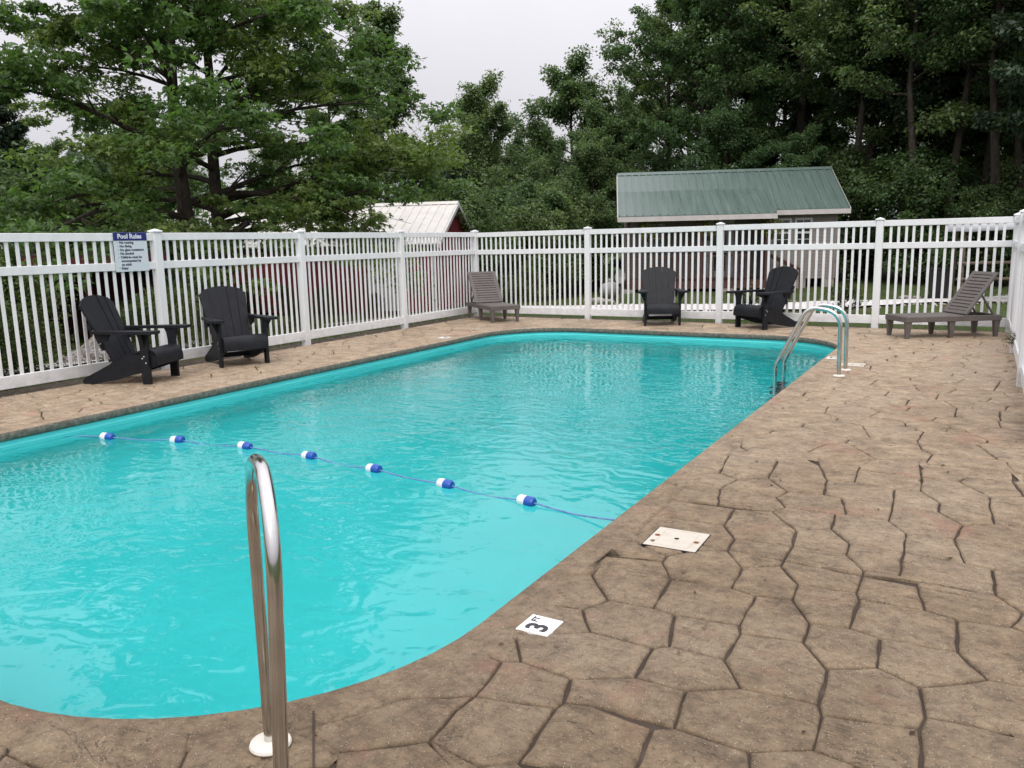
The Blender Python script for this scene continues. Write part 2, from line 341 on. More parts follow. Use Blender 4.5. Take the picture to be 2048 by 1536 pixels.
# ------------------------------------------------------------------ terrain
def sst(a, b_, x):
    u = min(1, max(0, (x - a) / (b_ - a))); return u * u * (3 - 2 * u)
def gz(x, y):
    fl = sst(-.3, -8, x); fb = sst(.4, 14, y); q = math.hypot(x - 4, y)
    und = .05 * math.sin(x * .7 + y * .23) * math.sin(y * .5 - x * .31) * sst(0, 6, max(-x, y, x - 12))
    return -.075 - .7 * fl - .38 * fb * (1 - .6 * fl) + und + .9 * sst(45, 120, q)
xs = np.concatenate([np.array([-600, -300, -150, -90, -60]), np.arange(-40, -16, 3.0), np.arange(-16, 16.01, .5), np.arange(19, 41, 3.0), np.array([60, 90, 150, 300, 600])])
ys = np.concatenate([np.array([-600, -300, -150, -80, -50, -30]), np.arange(-20, 20.01, .5), np.arange(23, 60, 3.0), np.array([80, 120, 200, 400, 700])])
V = [(x, y, gz(x, y)) for y in ys for x in xs]; nx = len(xs); F = []
for j in range(len(ys) - 1):
    for i in range(nx - 1):
        cx, cy = (xs[i] + xs[i + 1]) / 2, (ys[j] + ys[j + 1]) / 2
        if 1.2 < cx < 8 and -13.3 < cy < -.7: continue
        a = j * nx + i; F.append((a, a + 1, a + nx + 1, a + nx))
me = bpy.data.meshes.new('ground'); me.from_pydata(V, [], F); me.polygons.foreach_set('use_smooth', [True] * len(F))
tag(obj('ground', me, M_ground), kind='structure')
def ribbon(name, pts, widths, material, lift=.05):
    P = [Vector((x, y)) for x, y in pts]; fine = []; W_ = []
    for i in range(len(P) - 1):
        for k in range(8):
            u = k / 8; p0, p1, p2, p3 = P[max(i - 1, 0)], P[i], P[i + 1], P[min(i + 2, len(P) - 1)]
            fine.append(.5 * ((2 * p1) + (p2 - p0) * u + (2 * p0 - 5 * p1 + 4 * p2 - p3) * u * u + (3 * p1 - p0 - 3 * p2 + p3) * u ** 3)); W_.append(widths[i] * (1 - u) + widths[i + 1] * u)
    rr = random.Random(3); V = []; F = []; K = 7
    for i, p in enumerate(fine):
        d = (fine[min(i + 1, len(fine) - 1)] - fine[max(i - 1, 0)]).normalized(); n = Vector((-d.y, d.x)); ww = W_[i]
        for k in range(K):
            s = (k / (K - 1) - .5) * ww * (1 + (rr.uniform(-.12, .12) if k in (0, K - 1) else 0)); q = p + n * s
            V.append((q.x, q.y, gz(q.x, q.y) + lift + .05 * (1 - abs(2 * k / (K - 1) - 1))))
    for i in range(len(fine) - 1):
        for k in range(K - 1): a = i * K + k; F.append((a, a + 1, a + K + 1, a + K))
    me = bpy.data.meshes.new(name); me.from_pydata(V, [], F); o = obj(name, me, material); tag(o, kind='structure'); return fine, W_
road, roadw = ribbon('gravel_road', [(26, 27), (17, 19), (10.5, 13.2), (8.9, 11.7), (6.1, 8.7), (4.2, 5.7), (2.9, 3.9), (1.2, 2.6), (-2, 1.9), (-6, 1.6)], [2.8, 2.6, 2.5, 2.5, 2.5, 2.6, 2.2, 1.6, .9, .5], M_gravel)
pad, padw = ribbon('gravel_pad', [(-2.6, -13.5), (-2.9, -9.8), (-3.6, -6.4), (-5, -3.5), (-7.4, -1.8)], [1.6, 2.2, 2.6, 2.2, 1.5], M_gravel)
m, t, b = mat('dirt', rough=.95); v = worldpos(t)
t.links.new(ramp(t, noise(t, v, 14, 5, .7), [(.3, (.035, .027, .02)), (.55, (.09, .07, .052)), (.75, (.2, .17, .14))]), b.inputs['Base Color']); bump(t, b, noise(t, v, 40, 4), .8, .03); M_dirt = m
q = [(-.55, .55), (9.9, .42), (9.9, -16), (8.9, -16), (8.9, -.5), (.5, -.5), (.95, -16), (-.1, -16)]
me = bpy.data.meshes.new('dirt_strip'); me.from_pydata([(x, y, -.052) for x, y in q], [], [(0, 1, 4, 5), (1, 2, 3, 4), (0, 5, 6, 7)])
tag(obj('dirt_strip', me, M_dirt), kind='structure')
# ------------------------------------------------------------------ pool outline
LS = .0276
def fillet(P, r, n=14):
    o = []
    for i in range(len(P)):
        p0, p, p1 = Vector(P[i - 1]), Vector(P[i]), Vector(P[(i + 1) % len(P)])
        a = (p0 - p).normalized(); b_ = (p1 - p).normalized(); ang = a.angle(b_); d = r / math.tan(ang / 2)
        c = p + (a + b_).normalized() * (r / math.sin(ang / 2)); s = p + a * d - c; e = p + b_ * d - c
        tot = s.angle_signed(e)
        for k in range(n + 1):
            th = -tot * k / n; q = Vector((s.x * math.cos(th) - s.y * math.sin(th), s.x * math.sin(th) + s.y * math.cos(th))); o.append(c + q)
    return o
def densify(P, step=.3):
    o = []
    for i in range(len(P)):
        a, b_ = P[i], P[(i + 1) % len(P)]; n = max(1, int((b_ - a).length / step))
        o += [a.lerp(b_, k / n) for k in range(n)]
    return o
pool = densify(fillet([(1.83, -1.49), (1.83 + LS * 10.93, -12.42), (7.27, -12.42), (7.16, -1.49)], 1.16))
def offset(P, d):
    o = []
    for i in range(len(P)):
        t_ = (P[(i + 1) % len(P)] - P[i - 1]).normalized(); o.append(P[i] + Vector((t_.y, -t_.x)) * d)   # ccw outline: right side is outward
    return o
area = sum(pool[i - 1].x * pool[i].y - pool[i].x * pool[i - 1].y for i in range(len(pool)))
if area < 0: pool.reverse()
def rings(prof, closed_center=None, zf=None):
    V = []; n = len(pool)
    for d, z in prof:
        for p in offset(pool, d): V.append((p.x, p.y, z(p.y) if callable(z) else z))
    F = [(i * n + k, i * n + (k + 1) % n, (i + 1) * n + (k + 1) % n, (i + 1) * n + k) for i in range(len(prof) - 1) for k in range(n)]
    return V, F, n
COPW = .2
V, F, n = rings([(COPW, -.03), (COPW, -.005), (.13, -.004), (.045, -.002), (.025, -.005), (.012, -.012)])
me = bpy.data.meshes.new('pool_coping'); me.from_pydata(V, [], F); me.polygons.foreach_set('use_smooth', [True] * len(F))
pool_root = tag(empty('swimming_pool', (4.6, -7, -.15)), 'turquoise lined swimming pool with rounded corners sunk in the stamped concrete deck', 'swimming pool')
def pchild(name, me, material):
    o = obj(name, me, material, pool_root); o.location = (-4.6, 7, .15); return o
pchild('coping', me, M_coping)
V, F, n = rings([(.012, -.012), (.003, -.024), (0, -.04), (.002, -.062), (.008, -.078), (.02, -.084), (.06, -.084)])
me = bpy.data.meshes.new('coping_lip'); me.from_pydata(V, [], F); me.polygons.foreach_set('use_smooth', [True] * len(F)); pchild('coping_lip', me, M_lip)
def zf(y): return -1.02 - .85 * sst(-9.0, -4.0, y)
V, F, n = rings([(.032, -.083), (.03, -.2), (.028, -.5), (.026, lambda y: zf(y) + .2), (-.02, lambda y: zf(y) + .07), (-.14, zf)])
base = [Vector(v) for v in V[-n:]]; cx = sum(p.x for p in base) / n
for s in (.82, .62, .42, .22, .04):
    o_i = len(V)
    for p in base:
        x = cx + (p.x - cx) * s; y = -6.95 + (p.y + 6.95) * s; V.append((x, y, zf(y)))
    F += [(o_i - n + k, o_i - n + (k + 1) % n, o_i + (k + 1) % n, o_i + k) for k in range(n)]
F.append(tuple(range(len(V) - n, len(V))))
me = bpy.data.meshes.new('liner'); me.from_pydata(V, [], F); me.polygons.foreach_set('use_smooth', [True] * len(F)); pchild('liner', me, M_liner)
# a step moulding line of the liner just above the water and two wall fittings
V, F, n = rings([(.031, -.118), (.024, -.122), (.024, -.134), (.0305, -.138)])
me = bpy.data.meshes.new('liner_bead'); me.from_pydata(V, [], F); pchild('liner_bead', me, M_liner)
WZ = -.15
wo = offset(pool, .05); nW = len(wo)
V = [(p.x, p.y, WZ) for p in wo] + [(p.x, p.y, -2.7) for p in wo]
F = [tuple(range(nW)), tuple(range(2 * nW - 1, nW - 1, -1))] + [(i, nW + i, nW + (i + 1) % nW, (i + 1) % nW) for i in range(nW)]
me = bpy.data.meshes.new('water'); me.from_pydata(V, [], F)
bm = bmesh.new(); bm.from_mesh(me); bmesh.ops.recalc_face_normals(bm, faces=bm.faces); bm.to_mesh(me); bm.free()
tag(obj('water', me, M_water), kind='structure')
# ------------------------------------------------------------------ stamped deck: slab and stones
deck_root = tag(empty('pool_deck'), kind='structure')
def left_x(y): return .13 - LS * y
XR, YB, YF = 9.32, -.13, -16.0
bm = bmesh.new()
ov = [bm.verts.new((x, y, -.013)) for x, y in ((left_x(YB), YB), (left_x(YF), YF), (9.33, YF), (9.33, YB))]
iv = [bm.verts.new((p.x, p.y, -.013)) for p in offset(pool, .2)]
es = [bm.edges.new((L[i], L[(i + 1) % len(L)])) for L in (ov, iv) for i in range(len(L))]
bmesh.ops.triangle_fill(bm, use_beauty=True, edges=es, use_dissolve=False)
ex = bmesh.ops.extrude_edge_only(bm, edges=[e for e in es if e.is_valid and e.verts[0] in ov])
for g_ in ex['geom']:
    if isinstance(g_, bmesh.types.BMVert): g_.co.z = -.16
bmesh.ops.recalc_face_normals(bm, faces=bm.faces)
me = bpy.data.meshes.new('slab'); bm.to_mesh(me); bm.free(); obj('slab', me, M_joint, deck_root)
# stone centres seen in the photograph (deck coordinates), the rest laid out on a loose running bond
traced_px = [
[(25,1310),(50,1292),(150,1302),(375,1385),(300,1560),(-116,1510)],[(380,1388),(455,1385),(730,1472),(735,1600),(320,1600),(302,1560)],[(120,1205),(310,1200),(500,1250),(455,1382),(150,1300),(50,1290),(76,1202)],
[(500,1250),(700,1240),(985,1300),(967,1465),(730,1472),(458,1383)],[(735,1475),(965,1465),(1130,1525),(1000,1640),(740,1600)],[(1000,1338),(1355,1390),(1368,1590),(1130,1522),(968,1462)],
[(1020,1170),(1200,1163),(1352,1236),(1358,1388),(998,1336)],[(1365,1238),(1610,1208),(1742,1230),(1900,1260),(1900,1450),(1380,1342)],[(1380,1345),(1900,1452),(1900,1700),(1370,1600)],
[(-130,1040),(0,1040),(150,1033),(375,1090),(310,1197),(120,1204),(0,1175),(-107,1141)],[(380,1093),(640,1134),(700,1237),(500,1247),(315,1199)],[(700,1038),(930,1070),(1015,1167),(988,1297),(702,1237),(643,1132)],
[(955,1000),(1210,1055),(1200,1162),(1020,1167),(933,1070)],[(1215,1055),(1500,1108),(1608,1207),(1358,1236),(1205,1162)],[(1500,990),(1690,1015),(1760,1040),(1860,1100),(1860,1250),(1742,1230),(1612,1204),(1502,1106)],
[(120,950),(212,920),(457,970),(437,1083),(150,1031)],[(460,970),(695,1010),(640,1132),(440,1086)],[(755,900),(890,916),(952,1000),(928,1068),(700,1036)],[(1140,912),(1490,985),(1497,1104),(1100,1020)],
[(912,858),(1130,890),(1100,1017),(955,997),(892,914)],[(1150,830),(1345,850),(1377,952),(1135,910)],[(1347,850),(1640,900),(1735,965),(1690,1012),(1380,955)],[(-120,845),(0,830),(152,825),(215,915),(120,948),(0,930),(-170,905)],
[(200,755),(410,775),(442,840),(377,945),(217,915),(155,822)],[(445,840),(757,900),(697,1007),(380,945)],[(430,755),(520,735),(650,735),(705,797),(667,872),(445,837),(415,778)],[(707,797),(845,790),(912,858),(890,915),(667,872)],
[(858,772),(1150,822),(1122,886),(912,857),(848,790)],[(680,692),(893,720),(852,790),(705,795),(655,737)],[(905,660),(1030,655),(1100,708),(1088,747),(887,715)],[(680,585),(815,592),(905,660),(893,716),(680,690),(640,640)],
[(450,550),(677,580),(640,640),(388,605)],[(1102,708),(1303,735),(1280,827),(1152,805),(1090,750)],[(1310,672),(1480,690),(1525,780),(1302,745)],[(1300,748),(1622,803),(1640,897),(1285,828)],
[(1487,692),(1742,735),(1860,755),(1860,830),(1742,815),(1527,780)],[(1628,803),(1742,815),(1860,832),(1860,1010),(1742,958),(1642,897)],[(817,590),(865,577),(1045,600),(1032,653),(907,658)],
[(1050,600),(1090,602),(1242,625),(1307,670),(1302,735),(1100,706),(1035,655)],[(1258,585),(1428,592),(1515,640),(1488,690),(1310,671),(1246,625)],[(1520,643),(1635,637),(1742,650),(1860,665),(1860,752),(1742,735),(1490,690)],
[(625,510),(830,540),(865,575),(817,590),(618,566)],[(495,490),(622,510),(617,566),(450,548)],[(870,520),(1070,543),(1087,600),(867,575),(832,540)],[(1075,543),(1260,562),(1245,625),(1090,600)],
[(1268,510),(1360,517),(1432,560),(1430,592),(1257,582)],[(1435,560),(1618,582),(1632,636),(1517,641),(1430,594)],[(1622,538),(1742,540),(1860,550),(1860,663),(1742,650),(1636,636)],[(690,473),(800,468),(878,516),(830,538),(625,507)],
[(842,398),(925,388),(990,425),(1018,475),(1005,530),(872,517),(803,466)],[(1020,475),(1120,485),(1265,510),(1260,560),(1072,543),(1008,530)],[(1132,440),(1362,470),(1362,515),(1268,508),(1120,484)],
[(1368,466),(1500,482),(1610,537),(1618,580),(1434,556),(1366,517)],[(1505,480),(1525,470),(1700,480),(1742,530),(1742,538),(1615,537)],[(660,380),(840,397),(802,466),(690,472),(625,450)],
[(-178,1141),(-107,1141),(0,1177),(76,1202),(48,1292),(20,1312),(-277,1268)],[(-277,1268),(20,1312),(-116,1510),(-250,1530),(-447,1433),(-349,1321)],[(-268,1106),(-178,1141),(-277,1268),(-540,1277),(-640,1200)],
[(-540,1277),(-277,1268),(-349,1321),(-447,1433),(-788,1474),(-900,1400)],[(-788,1474),(-447,1433),(-310,1560),(-400,1700),(-800,1700)],[(-447,1433),(-250,1530),(-116,1510),(-60,1560),(-200,1700),(-310,1600)],
[(990,422),(980,398),(1145,420),(1130,440),(1118,483),(1020,473)],[(380,610),(638,642),(678,690),(652,735),(520,735),(430,752),(300,700),(330,655)],[(170,690),(310,702),(428,754),(412,774),(200,753),(155,820),(0,828),(-60,810)],
[(895,720),(1088,749),(1150,806),(1148,820),(860,770)],[(1154,808),(1280,829),(1640,899),(1345,849),(1150,828)],[(1368,464),(1362,438),(1500,428),(1700,440),(1700,479),(1525,468),(1503,480)],
[(-170,908),(0,932),(118,950),(148,1031),(0,1038),(-130,1038)],[(1738,965),(1860,1012),(1860,1098),(1760,1038),(1693,1012)],[(-175,1030),(-132,1042),(-108,1140),(-178,1139),(-266,1104)],[(478,460),(622,452),(688,473),(624,508),(496,489)],[(520,410),(655,380),(625,448),(480,456)],[(1145,420),(1180,400),(1360,404),(1362,436),(1367,464),(1132,438)],[(1700,480),(1860,490),(1860,548),(1742,538)]]
def px2deck(zx, zy):
    x, y = 1100 + zx * .5442, 700 + zy * .5442
    d = fwd + r2 * ((x - 1024) / 1627.86) - u2 * ((y - 768) / 1627.86); k = -CAM.z / d.z; return (CAM.x + d.x * k, CAM.y + d.y * k)
rs = random.Random(11)
# weld the outlines so that neighbouring stones share their borders
cl_ = []
def weld(q):
    for c in cl_:
        if (c[0] / c[2] - q[0]) ** 2 + (c[1] / c[2] - q[1]) ** 2 < 15 ** 2: c[0] += q[0]; c[1] += q[1]; c[2] += 1; return c
    c = [q[0], q[1], 1]; cl_.append(c); return c
idx_ = [[weld(q) for q in p] for p in traced_px]; wpts = [(c[0] / c[2], c[1] / c[2]) for c in cl_]
welded = []
for p in idx_:
    P = [];
    for c in p:
        q = (c[0] / c[2], c[1] / c[2])
        if not P or P[-1] != q: P.append(q)
    if P[0] == P[-1]: P.pop()
    Q = []
    for k in range(len(P)):
        a, b_ = P[k], P[(k + 1) % len(P)]; Q.append(a); L = math.hypot(b_[0] - a[0], b_[1] - a[1]); ins = []
        for q in wpts:
            if q in P: continue
            u = ((q[0] - a[0]) * (b_[0] - a[0]) + (q[1] - a[1]) * (b_[1] - a[1])) / L ** 2; dd = abs((q[0] - a[0]) * (b_[1] - a[1]) - (q[1] - a[1]) * (b_[0] - a[0])) / L
            if .03 < u < .97 and dd < min(23, 7 + 16 * max(0, (q[1] - 650) / 450)): ins.append((u, q))
        Q += [q for _, q in sorted(ins)]
    if len(Q) > 2: welded.append(Q)
traced = [[px2deck(*q) for q in p] for p in welded]
cent = lambda p: (sum(a for a, _ in p) / len(p), sum(b_ for _, b_ in p) / len(p))
def inside(p, x, y):
    c = False
    for i in range(len(p)):
        (x0, y0), (x1, y1) = p[i - 1], p[i]
        if (y0 > y) != (y1 > y) and x < (x1 - x0) * (y - y0) / (y1 - y0) + x0: c = not c
    return c
seeds = [cent(p) for p in traced]; ntr = len(seeds); near = list(seeds); wts = [0.0] * ntr
def nearest(P, x, y): return min((a - x) ** 2 + (b_ - y) ** 2 for a, b_ in P)
row = 0; y = YF - .3
while y < YB + .5:
    x = -.3 + (row % 2) * .21 + rs.uniform(-.05, .05)
    while x < 9.9:
        p = (x + rs.uniform(-.13, .13), y + rs.uniform(-.1, .1))
        if nearest(near, *p) > .24 ** 2 and not any(inside(q, *p) for q in traced): seeds.append(p); wts.append(rs.uniform(-.013, .013))
        x += rs.choice((.34, .42, .52))
    y += .32; row += 1
def clip(poly, px, py, nx_, ny_):
    o = []
    for i in range(len(poly)):
        a, b_ = poly[i - 1], poly[i]; da = (a[0] - px) * nx_ + (a[1] - py) * ny_; db = (b_[0] - px) * nx_ + (b_[1] - py) * ny_
        if (da > 0) != (db > 0):
            u = da / (da - db); o.append((a[0] + (b_[0] - a[0]) * u, a[1] + (b_[1] - a[1]) * u))
        if db <= 0: o.append(b_)
    return o
S = np.array(seeds); plim = offset(pool, .085); pn = [(plim[i], pool[i]) for i in range(len(pool))]
stones = []; beds = []
def carea(p): return abs(sum(p[q - 1][0] * p[q][1] - p[q][0] * p[q - 1][1] for q in range(len(p)))) / 2 if len(p) > 2 else 0
def clip_traced(poly):
    for q in traced:
        cx, cy = cent(q); px_, py_ = cent(poly)
        if (cx - px_) ** 2 + (cy - py_) ** 2 > 1.2: continue
        over = any(inside(q, *v) for v in poly) or any(inside(poly, *v) for v in q) or inside(q, px_, py_)
        if not over: continue
        best = []
        sg = 1 if sum(q[k - 1][0] * q[k][1] - q[k][0] * q[k - 1][1] for k in range(len(q))) > 0 else -1
        for k in range(len(q)):
            (x0, y0), (x1, y1) = q[k - 1], q[k]; L = math.hypot(x1 - x0, y1 - y0) or 1; ox, oy = (y1 - y0) / L * sg, -(x1 - x0) / L * sg
            c = clip(poly, x0 + ox * .004, y0 + oy * .004, -ox, -oy)
            if carea(c) > carea(best): best = c
        poly = best
        if len(poly) < 3: return []
    return poly
for i, (x, y) in enumerate(seeds):
    if x < -.2 or x > 9.7 or y > .2 or y < YF - .2: continue
    d2 = ((S - S[i]) ** 2).sum(1); idx = np.argsort(d2)[1:26]
    poly = [(x - 1, y - 1), (x + 1, y - 1), (x + 1, y + 1), (x - 1, y + 1)]
    for j in idx:
        if i < ntr: break
        qx, qy = S[j]; L = math.sqrt(d2[j]); gap = .0055 + .0018 * math.sin(i * 3.1 + j)
        ux, uy = (qx - x) / L, (qy - y) / L
        hd = max(.12 * L, min(.88 * L, L / 2 + (wts[i] - wts[j]) / (2 * L))) - gap; poly = clip(poly, x + ux * hd, y + uy * hd, ux, uy)
        if len(poly) < 3: break
    if i < ntr:
        q = traced[i]; poly = []; m_ = len(q); sg = 1 if sum(q[k - 1][0] * q[k][1] - q[k][0] * q[k - 1][1] for k in range(m_)) > 0 else -1
        for k in range(m_):
            a, b_, c_ = Vector(q[k - 1]), Vector(q[k]), Vector(q[(k + 1) % m_]); e1, e2 = (b_ - a).normalized(), (c_ - b_).normalized()
            n1, n2 = Vector((-e1.y, e1.x)) * sg, Vector((-e2.y, e2.x)) * sg; mv = (n1 + n2) / max(.5, 1 + n1.dot(n2)) * .0046; poly.append((b_.x + mv.x, b_.y + mv.y))
    elif len(poly) > 2:
        full = poly; poly = clip_traced(poly)
        if carea(poly) < .985 * carea(full): beds.append(full)
    if len(poly) < 3: continue
    parts = [poly]
    for (lx, ly, ax, ay) in ((7.5, -10.08, .055, 1), (7.5, -4.05, .02, 1), (7.17, -12.2, 1.0, .35)):       # saw-cut control joints
        L = math.hypot(ax, ay); ax, ay = ax / L, ay / L; nxt = []
        for p in parts:
            if (lx == 7.17 and y > -11.9) or (lx == 7.5 and x < 7.2): nxt.append(p); continue
            for sg in (1, -1):
                q = clip(p, lx - ax * sg * .003, ly - ay * sg * .003, ax * sg, ay * sg)
                if len(q) > 2: nxt.append(q)
        parts = nxt
    for p in parts:
        p = clip(p, left_x(0), 0, -1, -LS); p = clip(p, XR, 0, 1, 0) if len(p) > 2 else p
        p = clip(p, 0, YB, 0, 1) if len(p) > 2 else p; p = clip(p, 0, YF, 0, -1) if len(p) > 2 else p
        if len(p) < 3: continue
        mxx = sum(a for a, _ in p) / len(p); myy = sum(b_ for _, b_ in p) / len(p)
        k = min(range(len(plim)), key=lambda k: (plim[k].x - mxx) ** 2 + (plim[k].y - myy) ** 2)
        tg = (plim[(k + 1) % len(plim)] - plim[k - 1]).normalized()
        p = clip(p, plim[k].x, plim[k].y, -tg.y, tg.x)
        if len(p) < 3: continue
        ar = abs(sum(p[q - 1][0] * p[q][1] - p[q][0] * p[q - 1][1] for q in range(len(p)))) / 2
        if ar < .006: continue
        stones.append((p, ar))
def stone_geo(p, seed):
    rr = random.Random(seed); P = []
    for i in range(len(p)):
        a, b_ = Vector(p[i]), Vector(p[(i + 1) % len(p)]); L = (b_ - a).length
        if L < .012: continue
        n = max(1, int(L / .065)); nn = Vector((-(b_ - a).y, (b_ - a).x)) / L
        for k in range(n):
            q = a.lerp(b_, k / n); P.append(q + nn * (rr.uniform(-.006, .005) if k else 0))
    if len(P) < 3: return None
    c = sum(P, Vector((0, 0))) / len(P); V = []; n = len(P)
    for ins, z in ((0, -.03), (.0, -.009), (.005, -.0025), (.016, 0)):
        for q in P:
            d = c - q; V.append(Vector((q.x + d.x / d.length * ins * 1.1, q.y + d.y / d.length * ins * 1.1, z)))
    F = [(i * n + k, i * n + (k + 1) % n, (i + 1) * n + (k + 1) % n, (i + 1) * n + k) for i in range(3) for k in range(n)] + [tuple(3 * n + k for k in range(n))]
    if sum(P[k - 1].x * P[k].y - P[k].x * P[k - 1].y for k in range(n)) < 0: F = [tuple(reversed(f)) for f in F]
    return V, F, c
def shown(p, ar):
    c = Vector((sum(a for a, _ in p) / len(p), sum(b_ for _, b_ in p) / len(p), 0)); d = c - CAM; z = d.dot(fwd)
    if z < .3: return 0
    X = d.dot(r2) / z; Y = d.dot(u2) / z
    return ar / z ** 3 if abs(X) < .68 and abs(Y) < .55 else ar * 1e-6 / d.length
stones.sort(key=lambda s: -shown(*s))
rest = MB()
line_ = [px2deck(*q) for q in ((440, 500), (505, 425), (590, 395), (655, 380), (842, 398), (925, 388), (980, 398), (1145, 420), (1180, 400), (1360, 404), (1380, 438), (1500, 428), (1700, 440), (1730, 475), (1890, 490))]
for k, ((xa, ya), (xb, yb)) in enumerate(zip(line_, line_[1:])): zb = -.0066 - .0005 * (k % 4); rest.add([(xa - .01, ya - .05, zb), (xb + .01, yb - .05, zb), (xb + .01, yb + .13, zb), (xa - .01, ya + .13, zb)], [(0, 1, 2, 3)])
for p in beds:
    mxx, myy = cent(p); k = min(range(len(plim)), key=lambda k: (plim[k].x - mxx) ** 2 + (plim[k].y - myy) ** 2); tg = (plim[(k + 1) % len(plim)] - plim[k - 1]).normalized()
    p = clip(p, plim[k].x, plim[k].y, -tg.y, tg.x)
    zb_ = -.0058 - .0001 * (len(rest.f) % 7)
    if len(p) > 2: rest.add([(a, b_, zb_) for a, b_ in p], [tuple(range(len(p)))])
for i, (p, ar) in enumerate(stones):
    g_ = stone_geo(p, i)
    if g_ is None: continue
    V, F, c = g_
    if i < 300:
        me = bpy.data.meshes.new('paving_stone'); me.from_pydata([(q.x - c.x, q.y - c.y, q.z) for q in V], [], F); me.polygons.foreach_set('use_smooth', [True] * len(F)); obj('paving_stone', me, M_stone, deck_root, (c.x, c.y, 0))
    else: rest.add(V, F)
if rest.v:
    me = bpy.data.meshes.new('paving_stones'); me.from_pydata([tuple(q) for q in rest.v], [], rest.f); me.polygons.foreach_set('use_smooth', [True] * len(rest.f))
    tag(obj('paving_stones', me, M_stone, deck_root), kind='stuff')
def decal_line(p, q, w_):
    a, b_ = Vector(px2deck((p[0] - 1100) / .5442, (p[1] - 700) / .5442)), Vector(px2deck((q[0] - 1100) / .5442, (q[1] - 700) / .5442)); d = (b_ - a).normalized(); n = Vector((-d.y, d.x)) * w_ / 2
    me = bpy.data.meshes.new('saw_cut'); me.from_pydata([(*(a + n), .0012), (*(a - n), .0012), (*(b_ - n), .0012), (*(b_ + n), .0012)], [], [(0, 1, 2, 3)]); obj('saw_cut', me, M_joint, deck_root)
decal_line((627, 1422), (628, 1700), .007)
# ------------------------------------------------------------------ fences
PW = .1
post_me = MB().box(-PW / 2, PW / 2, -PW / 2, PW / 2, -.15, 1.632, c=.006).mesh('post')
cap_me = MB().box(-.062, .062, -.062, .062, 1.630, 1.652, c=.004).add([(-.056, -.056, 1.651), (.056, -.056, 1.651), (.056, .056, 1.651), (-.056, .056, 1.651), (0, 0, 1.674)], [(0, 1, 4), (1, 2, 4), (2, 3, 4), (3, 0, 4)]).mesh('cap')
pick_me = MB().box(-.0185, .0185, -.0075, .0075, .13, 1.56, c=.002).mesh('picket')
for q in (post_me, cap_me, pick_me): q.materials.append(M_vinyl)
rail_cache = {}
def rail_mesh(L, hh, th):
    k = (round(L, 3), hh)
    if k not in rail_cache:
        q = MB().box(0, L, -th / 2, th / 2, 0, hh, c=.004).mesh('rail'); q.materials.append(M_vinyl); rail_cache[k] = q
    return rail_cache[k]
def fence(label, p0, ang, panels, first_post=True, side=1):
    root = empty('picket_fence', (p0[0], p0[1], 0), ang); tag(root, label, 'fence', 'white vinyl fence runs round the pool'); rr = random.Random(int(p0[0] * 7 + len(panels)))
    def post(x):
        o = obj('post', post_me, None, root, (x, 0, rr.uniform(-.006, .004)), (rr.uniform(-.006, .006), rr.uniform(-.006, .006), 0)); obj('cap', cap_me, None, o)
    x = 0.0
    if first_post: post(0)
    for wdt, npk in panels:
        L = wdt - PW + .006
        dz = rr.uniform(-.006, .006)
        for z0, hh, th in ((.055, .13, .044), (1.195, .09, .044), (1.53, .088, .05)):
            obj('rail', rail_mesh(L, hh, th), None, root, (x + PW / 2 - .003, 0, z0 + dz), (0, rr.uniform(-.0015, .0015), 0))
        for k in range(npk):
            px_ = x + PW / 2 + (wdt - PW) * (k + 1) / (npk + 1)
            obj('picket', pick_me, None, root, (px_ + rr.uniform(-.002, .002), 0, dz), (rr.uniform(-.004, .004), rr.uniform(-.003, .003), 0))
        x += wdt; post(x)
    return root
P8 = (2.44, 21)
fence('white vinyl picket fence run along the pool that carries the Pool Rules sign', (0, 0), R(-88.42), [P8] * 5)
fence('white vinyl picket fence run between the pool and the green roofed cabin', (0, 0), 0, [P8, P8, P8, (1.78, 15)], first_post=False)
fence('white vinyl picket fence run with a vine sprig, leaving the corner by the lounger', (9.1, 0), R(-89.3), [P8] * 3, first_post=False)
# ------------------------------------------------------------------ text helper
def text_mesh(s, size, bold=0.0, depth=.0008, align='LEFT'):
    cu = bpy.data.curves.new('t', 'FONT'); cu.body = s; cu.size = size; cu.extrude = depth; cu.offset = bold; cu.align_x = align; cu.resolution_u = 3
    o = bpy.data.objects.new('t', cu); col.objects.link(o); bpy.context.view_layer.update()
    me = bpy.data.meshes.new_from_object(o.evaluated_get(bpy.context.evaluated_depsgraph_get())); bpy.data.objects.remove(o); bpy.data.curves.remove(cu); me.name = 'lettering'; me.materials.clear(); return me
# ------------------------------------------------------------------ pool rules sign
sy = -7.675; sx = -LS * sy + .03
sign = empty('pool_rules_sign', (sx, sy, 1.18), R(91.58)); tag(sign, 'square Pool Rules sign with blue header fixed to the white fence', 'sign')
def sgn(mb, name, m_): return mb.build(name, m_, sign)
sgn(MB().box(-.218, .218, -.004, 0, 0, .445, c=.0015), 'board', M_signw)
sgn(MB().box(-.2175, .2175, -.0065, -.0035, .352, .4445), 'header', M_signb)
RX = (R(90), 0, 0)
def lett(s, x, z, size, bold, m_):
    me = text_mesh(s, size, bold); me.materials.append(m_); obj('lettering', me, None, sign, (x, -.0072 if m_ is M_signl else -.0048, z), RX)
lett('Pool Rules', -.165, .377, .073, .0022, M_signl)
bul = MB().lathe([(.0042, -.001), (.0042, .001)], 10).mesh('bullet'); bul.materials.append(M_signt)
for k, s in enumerate(['No running', 'No diving', 'No glass containers', 'No alcohol', 'Children must be', 'accompanied by', 'an adult', 'Enjoy']):
    z = .318 - k * .0415
    lett(s, -.145 + (.008 if k in (5, 6) else 0), z, .039, .0011, M_signt)
    if k not in (5, 6): obj('bullet', bul, None, sign, (-.168, -.0048, z + .011), RX)
